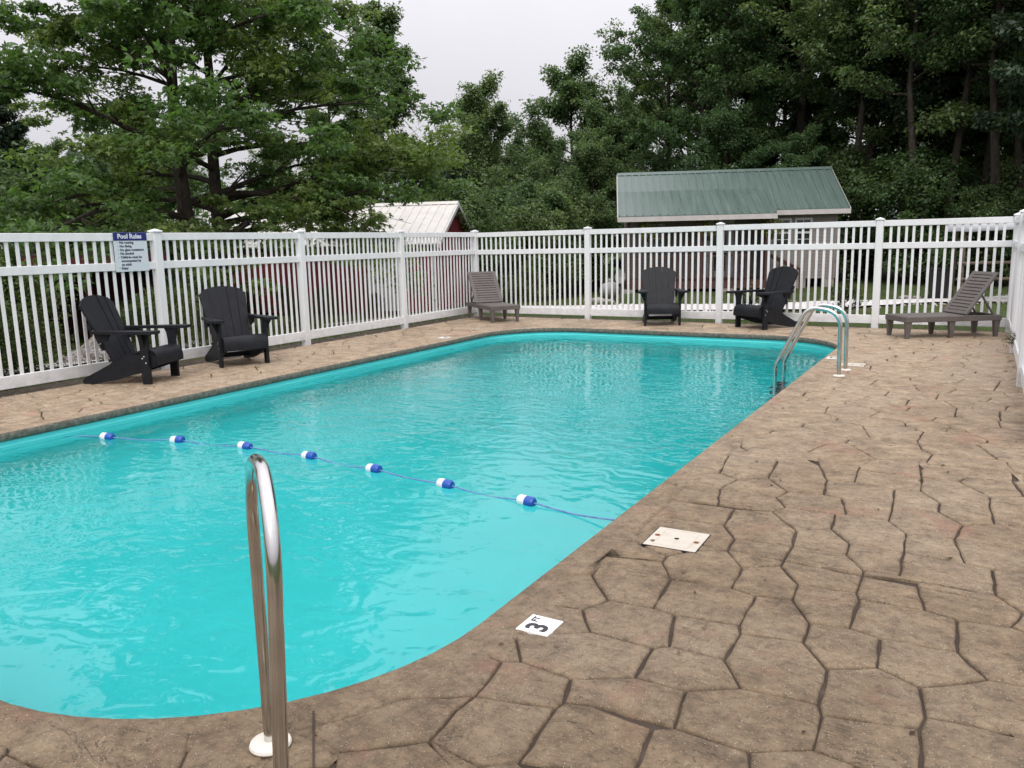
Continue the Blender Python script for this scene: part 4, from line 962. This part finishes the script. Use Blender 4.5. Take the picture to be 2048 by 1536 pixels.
def tree_parts(seed, H, r0, cb, prof, nlimb, leafn, lsize, spread=.55, six=False, droop=.0, lean=(0, 0), clump=.55, flat=.45, sub=6, gap=0.0, extra=()):
    rgn = np.random.default_rng(seed); mb = MB(); tr = []; wob = rgn.normal(0, .012 * H, (9, 2)); wob[0] = 0; wob = np.cumsum(wob, 0) * .5
    for i in range(9):
        f = i / 8; tr.append(Vector((wob[i, 0] + lean[0] * f, wob[i, 1] + lean[1] * f, H * .96 * f)))
    mb.tube(tr, [r0 * (1.35 if i == 0 else 1) * (1 - .93 * (i / 8) ** .9) + .012 for i in range(9)], 9)
    def at(z):
        f = min(max(z / (H * .96) * 8, 0), 7.999); i = int(f); return tr[i].lerp(tr[i + 1], f - i), r0 * (1 - .93 * (f / 8) ** .9)
    cl = []; ga = rgn.uniform(0, 6.28)
    for k in range(nlimb + len(extra)):
        f = (min(k, nlimb - 1) + .5) / nlimb; z = H * (cb + (1 - cb) * .93 * f ** .95) ; p, rr = at(z * .93 if f < .9 else z * .95)
        az = ga + k * 2.39996 + rgn.normal(0, .25); Lr = prof(f) * rgn.uniform(.72, 1.12); el = spread * (.25 + .95 * f) + rgn.normal(0, .09)
        if k >= nlimb: az, z, Lr, el = extra[k - nlimb]; p, rr = at(z)
        d_ = Vector((math.cos(az) * math.cos(el), math.sin(az) * math.cos(el), math.sin(el))); q = [p]; rads = [min(rr * .6, .035 + Lr * .022)]; nseg = 7; cur = Vector(d_)
        for j in range(1, nseg + 1):
            cur = (cur + Vector((rgn.normal(0, .11), rgn.normal(0, .11), rgn.normal(.02, .08) - droop * j / nseg))).normalized(); q.append(q[-1] + cur * (Lr / nseg)); rads.append(rads[0] * (1 - .88 * j / nseg))
        mb.tube(q, rads, 6, False)
        for j in range(2, nseg + 1):
            for s_ in range(sub // 3 + (1 if rgn.random() < (sub % 3) / 3 else 0)):
                a2 = rgn.uniform(-1.25, 1.25); dd = (q[j] - q[j - 1]).normalized(); dd = (Matrix.Rotation(a2, 3, 'Z') @ dd + Vector((0, 0, rgn.normal(.05, .25)))).normalized()
                L2 = Lr * rgn.uniform(.14, .34) + .25; e = q[j] + dd * L2 * .55 + Vector((0, 0, rgn.normal(0, .05) * L2)); e2 = e + (dd + Vector((0, 0, -.25 * droop * 4 + rgn.normal(0, .15)))).normalized() * L2 * .5
                mb.tube([q[j], e, e2], [max(rads[j] * .5, .008), .007, .004], 4, False); cl.append((e2, 1.0)); cl.append((e, .8))
        cl.append((q[-1], 1.0))
    cl.append((tr[-1], 1.0)); cl.append((tr[-2], .8))
    C = np.array([c[0] for c in cl]); Wt = np.array([c[1] for c in cl]) * rgn.uniform(.25, 1.5, len(cl)); Wt[rgn.random(len(cl)) < gap] = 0.02
    idx = rgn.choice(len(C), leafn, p=Wt / Wt.sum()); sz = clump * rgn.uniform(.55, 1.35, len(C))[idx]
    g = rgn.normal(0, 1, (leafn, 3)); g = unit(g) * (rgn.random((leafn, 1)) ** .45); off = g * sz[:, None] * np.array([1, 1, flat]); cen = C[idx] + off
    outw = unit(off * np.array([1, 1, .5]) + rgn.normal(0, .25, (leafn, 3)) * sz[:, None]); ax = unit(outw + np.array([0, 0, -.25]) + rgn.normal(0, .3, (leafn, 3)))
    nr = unit(np.array([0, 0, 1.0]) + rgn.normal(0, .55, (leafn, 3)) + outw * .35); ln = lsize * rgn.uniform(.65, 1.3, leafn)
    Q = leaves(cen, ax, nr, ln, ln * (.62 if not six else .62), rgn, six)
    return mb, Q
def tree_proto(seed, leafm, **kw):
    mb, Q = tree_parts(seed, **kw); a = mb.mesh('trunk', True); a.materials.append(M_bark); c = quads_mesh('crown', Q); c.materials.append(leafm); return a, c
def plant_tree(name, proto, x, y, label, cat, group=None, rz=0, s=1.0, sz=None, z=None):
    root = empty(name, (x, y, (gz(x, y) if z is None else z) - .05), rz); root.scale = (s, s, sz or s); tag(root, label, cat, group)
    obj('trunk', proto[0], None, root); obj('crown', proto[1], None, root); return root
oval = lambda R_: (lambda f: R_ * (.62 + .5 * math.sin(math.pi * min(1, f * .95 + .12)) ) * (1 - .72 * max(0, f - .45)))
column = lambda R_: (lambda f: R_ * (.85 - .55 * f))
skirt = lambda R_: (lambda f: R_ * (1.22 - .92 * f))
oak_p1 = tree_proto(21, M_oakleaf, H=11.5, r0=.21, cb=.19, prof=skirt(4.6), nlimb=28, leafn=52000, lsize=.13, spread=.62, six=True, droop=.12, clump=.5, flat=.4, sub=8, lean=(.2, -.5), gap=.36)
oak_p2 = tree_proto(34, M_oakleaf, H=12, r0=.19, cb=.17, prof=skirt(4.6), nlimb=28, leafn=52000, lsize=.13, spread=.6, six=True, droop=.15, clump=.5, flat=.4, sub=8, lean=(-.3, -.2), gap=.3, extra=((R(-130), 3.3, 5.4, .16), (R(-122), 2.9, 4.8, .12), (R(-138), 3.0, 5.0, .1)))
plant_tree('oak_tree', oak_p1, -6.79, -1.22, 'dark spreading oak nearer the Pool Rules sign of the two oaks behind the fence', 'tree', rz=.6)
plant_tree('oak_tree', oak_p2, -7.25, -.1, 'dark spreading oak whose low boughs hang before the cream barn roof', 'tree', rz=R(150))
pA = tree_proto(5, M_leafA, H=15, r0=.24, cb=.26, prof=oval(3.7), nlimb=26, leafn=40000, lsize=.155, spread=.75, clump=.52, flat=.5, sub=7, gap=.38)
pB = tree_proto(6, M_leafA, H=15, r0=.22, cb=.34, prof=oval(3.4), nlimb=24, leafn=34000, lsize=.155, spread=.85, clump=.55, flat=.55, sub=7, gap=.35)
pC = tree_proto(7, M_leafB, H=10, r0=.16, cb=.12, prof=oval(2.9), nlimb=26, leafn=40000, lsize=.14, spread=.8, clump=.5, flat=.65, sub=7, gap=.15)
pD = tree_proto(8, M_leafA, H=14, r0=.17, cb=.18, prof=column(3.1), nlimb=30, leafn=38000, lsize=.17, spread=.7, clump=.5, flat=.6, sub=6, gap=.1)
pE = tree_proto(9, M_needle, H=15, r0=.2, cb=.35, prof=column(3.0), nlimb=34, leafn=38000, lsize=.2, spread=.35, clump=.42, flat=.5, sub=6, gap=.05)
pF = tree_proto(10, M_leafA, H=13.5, r0=.13, cb=.25, prof=column(2.3), nlimb=24, leafn=14000, lsize=.18, spread=.9, clump=.5, flat=.6, sub=5, gap=.25)
pS = tree_proto(12, M_shrub, H=2.2, r0=.03, cb=.05, prof=oval(1.1), nlimb=22, leafn=9000, lsize=.07, spread=1.0, clump=.3, flat=.9, sub=5)
pU = tree_proto(13, M_leafA, H=4.5, r0=.06, cb=.06, prof=oval(1.9), nlimb=24, leafn=16000, lsize=.15, spread=.8, clump=.5, flat=.8, sub=6)
pG = tree_proto(15, M_leafB, H=15, r0=.17, cb=.48, prof=oval(2.6), nlimb=18, leafn=13000, lsize=.15, spread=.8, clump=.5, flat=.55, sub=6, gap=.25)
rt_ = random.Random(5)
T = lambda nm, p, x, y, lb, gp=None, s=1.0, sz=None: plant_tree(nm, p, x, y, lb, 'tree', gp, rt_.uniform(0, 6.28), s, sz)
T('tall_tree', pD, -17.9, 18.9, 'tall narrow dark tree standing against the open sky behind the barn', s=1.02)
T('slender_tree', pF, -21.6, 19.6, 'thin see-through tree between the oaks and the tall narrow tree', s=1.05)
T('broadleaf_tree', pC, -10.9, 26.6, 'pale green rounded tree rising highest right of the sky gap', s=1.2, sz=1.14)
T('broadleaf_tree', pC, -13.6, 21.9, 'pale green tree with a pointed top right behind the barn gable', s=.98, sz=1.0)
T('cedar_tree', pE, -11.6, 16.2, 'small dark conifer beside the barn gable', s=.42, sz=.42)
g1 = 'trees standing behind the cabin'
T('forked_oak', pB, .81, 25.5, 'big tree with a thick pale trunk rising straight above the cabin roof', g1, 1.28, 1.22)
T('bare_trunk_pine', pE, -.2, 27.6, 'thin dark straight pine trunk beside the thick trunk above the cabin', g1, .8, 1.1)
KIND = {id(pA): 'tall dark leafy tree', id(pB): 'tall tree with a high open crown', id(pC): 'lower pale green leafy tree', id(pD): 'narrow dark leafy tree', id(pE): 'dark needled pine', id(pU): 'short bushy tree'}
lbC = 'leafy forest tree in the row close behind the cabin and the clearing'; gC = 'forest trees close behind the cabin'
for x, y, p, s, sz in ((3.9, 26, pA, 1.15, 1.2), (8.5, 22.3, pB, 1.1, 1.2), (5.7, 24.2, pE, .95, 1.05), (6.8, 28.3, pA, 1.15, 1.2), (-3.6, 25.5, pA, 1.0, 1.05), (-6.2, 28.5, pA, .95, 1.0), (-1.6, 22.6, pC, .75, .75), (-8.2, 24.0, pC, .9, .85), (11.5, 24.5, pA, 1.1, 1.2), (13.8, 19.5, pB, 1.1, 1.2), (10.4, 18.6, pE, .9, 1.0), (-7.4, 21.4, pC, .7, .7), (1.8, 22.0, pC, .62, .6), (-15.6, 24.8, pC, .9, .82), (16.5, 25, pA, 1.1, 1.15), (10, 30, pD, 1.2, 1.2)):
    T('forest_tree', p, x, y, KIND[id(p)] + ' close behind the cabin and clearing', gC, s, sz)
for x, y, s in ((6.0, 20.6, 1.0), (7.3, 21.2, 1.05), (8.6, 20.0, 1.1), (9.3, 20.6, .95), (3.6, 23.4, 1.1), (-1.8, 24.2, .95)): T('slim_tree', pG, x, y, 'slim tree with a long bare trunk at the edge of the wood', 'slim bare trunked trees', s)
lbF = 'tree of the far wood seen between nearer trees'; gF = 'far wood trees'
for x, y, p, s in ((-2, 33, pA, 1.05), (2.5, 34, pD, 1.15), (7, 36, pA, 1.1), (13, 35, pA, 1.1), (-7.5, 35, pA, .98), (-12, 37, pC, 1.15), (-17, 35, pC, .95), (-22, 33, pC, .85), (-25, 26, pC, .8), (-28, 22, pA, .6), (-31, 17, pA, .6), (-27, 12, pA, .58), (-30, 8, pD, .6), (-25, 4.5, pE, .72), (-29, 0, pA, .5), (-24, -3, pC, .5), (-27, -8, pA, .5), (-20, 9, pC, .62), (-19.5, 13.5, pC, .6), (-16, 4, pU, 1.3), (-15, 28, pC, .8), (-20, 27, pC, .72), (18, 32, pA, 1.2), (20, 22, pA, 1.1), (4, 41, pA, 1.2), (-4, 42, pA, 1.15), (-33, 6, pA, .55), (-35, 13, pA, .55), (-23, -9, pA, .7), (-18, -9, pC, .7)):
    T('forest_tree', p, x, y, KIND[id(p)] + ' of the far wood seen between nearer trees', gF, s)
lbU = 'low leafy undergrowth bush at the edge of the wood'; gU = 'undergrowth bushes at the wood edge'
for x, y, s in ((-9.5, 13, .9), (-6.9, 15.2, .9), (-8.0, 16.8, 1.0), (-7.8, 18.5, 1.1), (-11.5, 19.5, 1.1), (-14, 17, 1.0), (6.2, 21.5, .9), (8.2, 19.8, .75), (9.8, 21.5, .95), (11.8, 20.5, .9), (3.5, 23.6, 1.0), (7.5, 25, 1.0), (12.5, 16.5, .8), (-1.2, 25, 1.0), (-9.3, 21.5, 1.1), (-13.5, 11.5, .9), (-16.5, 9, 1.0), (-14.8, 1.5, .9), (-14.5, -2.5, 1.0), (-13.5, -6, 1.0), (-12.5, -9.5, .9), (5.2, 30, 1.2), (9, 33, 1.2), (0, 31, 1.2), (-5, 31, 1.2), (14.5, 23, 1.1)):
    plant_tree('undergrowth_bush', pU, x, y, lbU, 'bush', gU, rt_.uniform(0, 6.28), s * rt_.uniform(.85, 1.15))
lbS = 'dense green shrub growing against the outside of the side fence'; gS = 'shrubs outside the side fence'
for x, y, s in ((-.75, -10.6, .62), (-1.0, -9.6, .66), (-1.3, -11.5, .8), (-1.9, -10.3, .9), (-1.1, -8.9, .5), (-1.7, -8.0, .55), (-2.6, -8.2, .7), (-.9, -6.9, .34), (-1.5, -6.1, .4), (-1.0, -5.4, .28), (-2.3, -5.2, .4), (-3.4, -3.9, .45), (-2.4, -12.6, .9)):
    plant_tree('shrub', pS, x, y, lbS, 'shrub', gS, rt_.uniform(0, 6.28), s)
lbB = 'weedy shrub at the foot of the red barn wall'; gB = 'shrubs along the barn'
for x, y, s in ((-8.6, 7.1, .3), (-10.2, 6.5, .36), (-11.6, 6.0, .4), (-13, 5.6, .45), (-9.4, 5.6, .28), (-5.2, 8.9, .45), (-4.2, 9.6, .5), (-6.6, 4.6, .25), (-8.2, 3.3, .3)):
    plant_tree('barn_shrub', pS, x, y, lbB, 'shrub', gB, rt_.uniform(0, 6.28), s)
# ------------------------------------------------------------------ grass and pebbles
rg = np.random.default_rng(2)
def grass(n, xr, yr, keep, hgt=(.015, .035), name='grass'):
    x = rg.uniform(*xr, n * 3); y = rg.uniform(*yr, n * 3); k = np.array([keep(a, b_) for a, b_ in zip(x, y)]); x, y = x[k][:n], y[k][:n]; n = len(x)
    z = np.array([gz(a, b_) for a, b_ in zip(x, y)]) - .005; h_ = rg.uniform(*hgt, n) * rg.uniform(.6, 1.2, n); a = rg.uniform(0, 6.283, n); w_ = rg.uniform(.006, .014, n) * 1.3
    lx, ly = rg.normal(0, .4, n) * h_, rg.normal(0, .4, n) * h_
    A = np.stack([x - np.cos(a) * w_, y - np.sin(a) * w_, z], 1); B = np.stack([x + np.cos(a) * w_, y + np.sin(a) * w_, z], 1); C = np.stack([x + lx, y + ly, z + h_], 1)
    me = quads_mesh(name, np.stack([A, B, C], 1).reshape(-1, 3), 3); me.materials.append(M_grass); tag(obj(name, me), kind='stuff')
RP = np.array([(p.x, p.y) for p in road]); RW = np.array(roadw)
def offroad(a, b_):
    d2 = (RP[:, 0] - a) ** 2 + (RP[:, 1] - b_) ** 2; i = d2.argmin(); return d2[i] > (RW[i] * .5 * rg.uniform(.8, 1.15)) ** 2
grass(52000, (-5, 13), (.25, 20), lambda a, b_: offroad(a, b_) and not (b_ > 1.6 * 10 and a > -3 and a < 5))
grass(16000, (-9, -.25), (-13, 6), lambda a, b_: a < -.02 - LS * b_ - .2 and math.sin(a * 2.1) * math.sin(b_ * 1.7) > -.55, (.05, .16), 'grass')
def pebbles(name, pts, smin, smax):
    n = len(pts); oc = np.array([(1, 0, 0), (0, 1, 0), (-1, 0, 0), (0, -1, 0), (0, 0, 1), (0, 0, -1)], float); fc = [(0, 1, 4), (1, 2, 4), (2, 3, 4), (3, 0, 4), (1, 0, 5), (2, 1, 5), (3, 2, 5), (0, 3, 5)]
    s = rg.uniform(smin, smax, (n, 1, 1)) * rg.uniform(.6, 1.3, (n, 1, 3)) * np.array([1, 1, .7]); V = oc[None] * s * rg.uniform(.75, 1.25, (n, 6, 1)); a = rg.uniform(0, 6.28, n); c, s_ = np.cos(a)[:, None], np.sin(a)[:, None]
    X = V[..., 0] * c - V[..., 1] * s_; Y = V[..., 0] * s_ + V[..., 1] * c; V = np.stack([X, Y, V[..., 2]], -1) + np.array(pts)[:, None, :]
    me = bpy.data.meshes.new(name); me.from_pydata(V.reshape(-1, 3).tolist(), [], [tuple(i * 6 + k for k in f) for i in range(n) for f in fc]); me.materials.append(M_pebble); tag(obj(name, me), kind='stuff')
pts = []
for i in range(5200):
    k = rg.integers(0, len(RP)); u = rg.normal(0, .28) * RW[k]; x, y = RP[k, 0] + u * .7 + rg.normal(0, .2), RP[k, 1] - u * .7 + rg.normal(0, .2); pts.append((x, y, gz(x, y) + .02))
PP = np.array([(p.x, p.y) for p in pad])
for i in range(2500):
    k = rg.integers(0, len(PP)); x, y = PP[k] + rg.normal(0, .6, 2)
    if x < -.5 - LS * y: pts.append((x, y, gz(x, y) + .02))
pebbles('gravel', pts, .015, .045)
pts = []
for i in range(2600):
    if i % 2: y = rg.uniform(-12, 0); x = -LS * y + rg.normal(.03, .06)
    else: x = rg.uniform(0, 9.1); y = rg.normal(-.03, .06)
    pts.append((x, y, -.07 + rg.uniform(0, .03)))
pebbles('gravel', pts, .01, .032)
# ------------------------------------------------------------------ small things beyond the fence
def heap(x, y, r_, h_, seed):
    rr = random.Random(seed); V = [(0, 0, h_)]; F = []; n = 20; m = 7
    for j in range(1, m + 1):
        for k in range(n):
            f = j / m; a = 2 * math.pi * k / n; q = r_ * f * rr.uniform(.88, 1.12); V.append((q * math.cos(a), q * math.sin(a), h_ * (1 - f) ** 1.15 * rr.uniform(.9, 1.08) - .1 * (j == m)))
    F += [(0, 1 + k, 1 + (k + 1) % n) for k in range(n)] + [(1 + (j - 1) * n + k, 1 + j * n + k, 1 + j * n + (k + 1) % n, 1 + (j - 1) * n + (k + 1) % n) for j in range(1, m) for k in range(n)]
    me = bpy.data.meshes.new('gravel_pile'); me.from_pydata(V, [], F); return me
gp = obj('gravel_pile', heap(0, 0, .8, .5, 4), M_pile, None, (-2.75, -6.2, gz(-2.75, -6.2))); tag(gp, 'heap of pale gravel behind the fence near the Pool Rules sign', 'gravel pile')
tk = empty('gas_tank', (-1.35, 9.6, gz(-1.35, 9.6)), R(100)); tag(tk, 'small white rounded gas tank lying on the grass left of the cabin', 'tank')
MB().lathe([(.02, -.55), (.13, -.52), (.21, -.43), (.25, -.28), (.25, .28), (.21, .43), (.13, .52), (.02, .55)], 20, Matrix.Translation((0, 0, .33)) @ Matrix.Rotation(R(90), 4, 'Y')).build('body', M_tank, tk, smooth=True)
MB().lathe([(.09, .56), (.09, .66), (.07, .68)], 14).build('collar', M_tank, tk)
for s in (-.3, .3): MB().box(s - .04, s + .04, -.18, .18, 0, .12).build('foot', M_tank, tk)
sd = empty('satellite_dish', (-1.45, 10.7, gz(-1.4, 10.7)), R(15)); sd.scale = (.62, .62, .8); tag(sd, 'round grey dish on a short pole left of the cabin porch', 'satellite dish')
MB().tube([(0, 0, 0), (0, 0, .72)], .03, 8).build('pole', M_oldwood, sd)
MB().lathe([(.02, .0), (.15, .03), (.27, .1), (.275, .1), (.15, .015), (.02, -.02)], 20, Matrix.Translation((0, -.05, .86)) @ Matrix.Rotation(R(75), 4, 'X')).build('dish', M_tank, sd, smooth=True)
MB().tube([(0, -.05, .62), (0, -.42, .8)], .012, 6).build('feed_arm', M_oldwood, sd)
bn = empty('waste_bin', (7.55, 11.6, gz(7.55, 11.6)), R(10)); tag(bn, 'tall black waste bin with lid standing on the lawn past the road', 'bin')
v = []
for z, hx in ((.08, .19), (.86, .25)): v += [(-hx, -hx, z), (hx, -hx, z), (hx, hx, z), (-hx, hx, z)]
MB().add(v, [(0, 3, 2, 1), (4, 5, 6, 7), (0, 1, 5, 4), (1, 2, 6, 5), (2, 3, 7, 6), (3, 0, 4, 7)]).build('body', M_binb, bn)
MB().box(-.27, .27, -.29, .27, .865, .92, c=.015).build('lid', M_binb, bn)
for s in (-1, 1): MB().lathe([(.09, -.025), (.09, .025)], 14, Matrix.Translation((s * .2, .2, .09)) @ Matrix.Rotation(R(90), 4, 'Y')).build('wheel', M_binb, bn)
MB().tube([(-.2, .3, .84), (.2, .3, .84)], .016, 6).build('handle', M_binb, bn)
tp = empty('tarp_shelter', (9.6, 10.2, gz(9.6, 10.2)), R(8)); tag(tp, 'wood post shelter roofed with a silver tarp beyond the fence corner', 'shelter')
TH = 1.95
for x, y in ((-1.5, 0), (0, 0), (1.6, 0), (-1.5, 1.9), (1.6, 1.9)): MB().tube([(x, y, 0), (x + .02, y, TH - .03)], [.07, .055], 8).build('post', M_oldwood, tp)
for z in (.62, 1.02): MB().tube([(-1.6, -.07, z), (1.8, -.07, z + .03)], .035, 6).build('rail', M_oldwood, tp)
for yy in (0, 1.9): MB().tube([(-1.8, yy, TH), (1.9, yy, TH + .02)], .05, 6).build('beam', M_oldwood, tp)
rr = random.Random(8); V = []; nx_, ny_ = 15, 9
for j in range(ny_):
    for i in range(nx_):
        x = -1.9 + 3.9 * i / (nx_ - 1); y = -.35 + 2.6 * j / (ny_ - 1); zz = TH + .07 + .1 * math.sin(j / (ny_ - 1) * math.pi) + rr.uniform(-.015, .015)
        if j == 0: zz -= .2 + .02 * math.sin(i * .9); y += .14
        V.append((x, y, zz))
F = [(j * nx_ + i, j * nx_ + i + 1, (j + 1) * nx_ + i + 1, (j + 1) * nx_ + i) for j in range(ny_ - 1) for i in range(nx_ - 1)]
me = bpy.data.meshes.new('tarp'); me.from_pydata(V, [], F); me.polygons.foreach_set('use_smooth', [True] * len(F)); o = obj('tarp', me, M_tarp, tp)
sm = o.modifiers.new('thick', 'SOLIDIFY'); sm.thickness = .012
def rock(x, y, s, seed, label):
    rr = random.Random(seed); bm = bmesh.new(); bmesh.ops.create_icosphere(bm, subdivisions=2, radius=1)
    for q in bm.verts: q.co = Vector((q.co.x * s, q.co.y * s * .8, q.co.z * s * .55)) * rr.uniform(.85, 1.12)
    me = bpy.data.meshes.new('rock'); bm.to_mesh(me); bm.free(); o = obj('rock', me, M_block, None, (x, y, gz(x, y) + s * .25)); tag(o, label, 'rock', 'loose rocks on the grass beyond the fence')
for i, (x, y, s) in enumerate(((6.6, 13.0, .16), (6.9, 13.2, .13), (7.2, 12.9, .1), (-.1, 6.0, .2), (.35, 5.7, .14), (-.5, 6.3, .17))): rock(x, y, s, i, 'pale loose rock on the grass beyond the fence')
Lr = np.random.default_rng(9); n_ = 90
lx = np.concatenate([Lr.uniform(7.3, 9.2, 60), Lr.uniform(.5, 1.8, 30)]); ly = np.concatenate([Lr.uniform(-13, -1, 60), Lr.uniform(-11, -1, 30)])
cen = np.stack([lx, ly, np.full(n_, .006)], 1); ax = unit(np.concatenate([Lr.normal(0, 1, (n_, 2)), Lr.normal(0, .12, (n_, 1))], 1)); nr = unit(np.array([0, 0, 1.]) + Lr.normal(0, .3, (n_, 3))); ln = Lr.uniform(.012, .04, n_)
me = quads_mesh('leaf_litter', leaves(cen, ax, nr, ln, ln * .5, Lr)); me.materials.append(M_litter); tag(obj('leaf_litter', me), kind='stuff')
# hanging flower baskets on the porch
bq = tree_parts(77, H=.5, r0=.01, cb=.1, prof=oval(.26), nlimb=14, leafn=900, lsize=.07, spread=.6, clump=.14, flat=.9, sub=3)
bk_l = quads_mesh('foliage', bq[1]); bk_l.materials.append(M_flower); bk_p = MB().lathe([(.08, 0), (.14, .14), (.145, .15)], 14).mesh('basket'); bk_p.materials.append(M_deckwood); bk_w = MB().tube([(0, 0, .15), (0, 0, .75)], .006, 5).mesh('hanger'); bk_w.materials.append(M_bolt)
CM = Matrix.Translation((4.278, 17.889, 0)) @ Matrix.Rotation(A_, 4, 'Z')
for x in (XL + .75, XL + 2.9, px1 - .1):
    p = CM @ Vector((x, PF + .25, 1.32)); o = empty('hanging_basket', p, A_); tag(o, 'yellow green hanging basket under the eave of the cabin porch', 'plant', 'hanging baskets on the porch')
    obj('basket', bk_p, None, o); obj('foliage', bk_l, None, o, (0, 0, .05)); obj('hanger', bk_w, None, o)
# vine sprig at the right fence and a weed behind the back fence
wd_ = tree_parts(91, H=.55, r0=.006, cb=.05, prof=oval(.22), nlimb=12, leafn=420, lsize=.06, spread=.8, clump=.1, flat=.9, sub=3)
wl = quads_mesh('foliage', wd_[1]); wl.materials.append(M_shrub); wst = wd_[0].mesh('stem'); wst.materials.append(M_bark)
for x, y, lb, s in ((9.17, -2.6, 'small green vine sprig climbing the fence beside the taupe lounger', .4), (5.0, 1.5, 'low broad leaved weed behind the fence by the sideways chair', .8), (6.4, 3.2, 'weed clump at the gravel road edge behind the fence', .9)):
    o = empty('weed', (x, y, 0 if y < 0 else gz(x, y)), 0); o.scale = (s, s, s); tag(o, lb, 'plant'); obj('stem', wst, None, o); obj('foliage', wl, None, o)
bpy.context.view_layer.update()
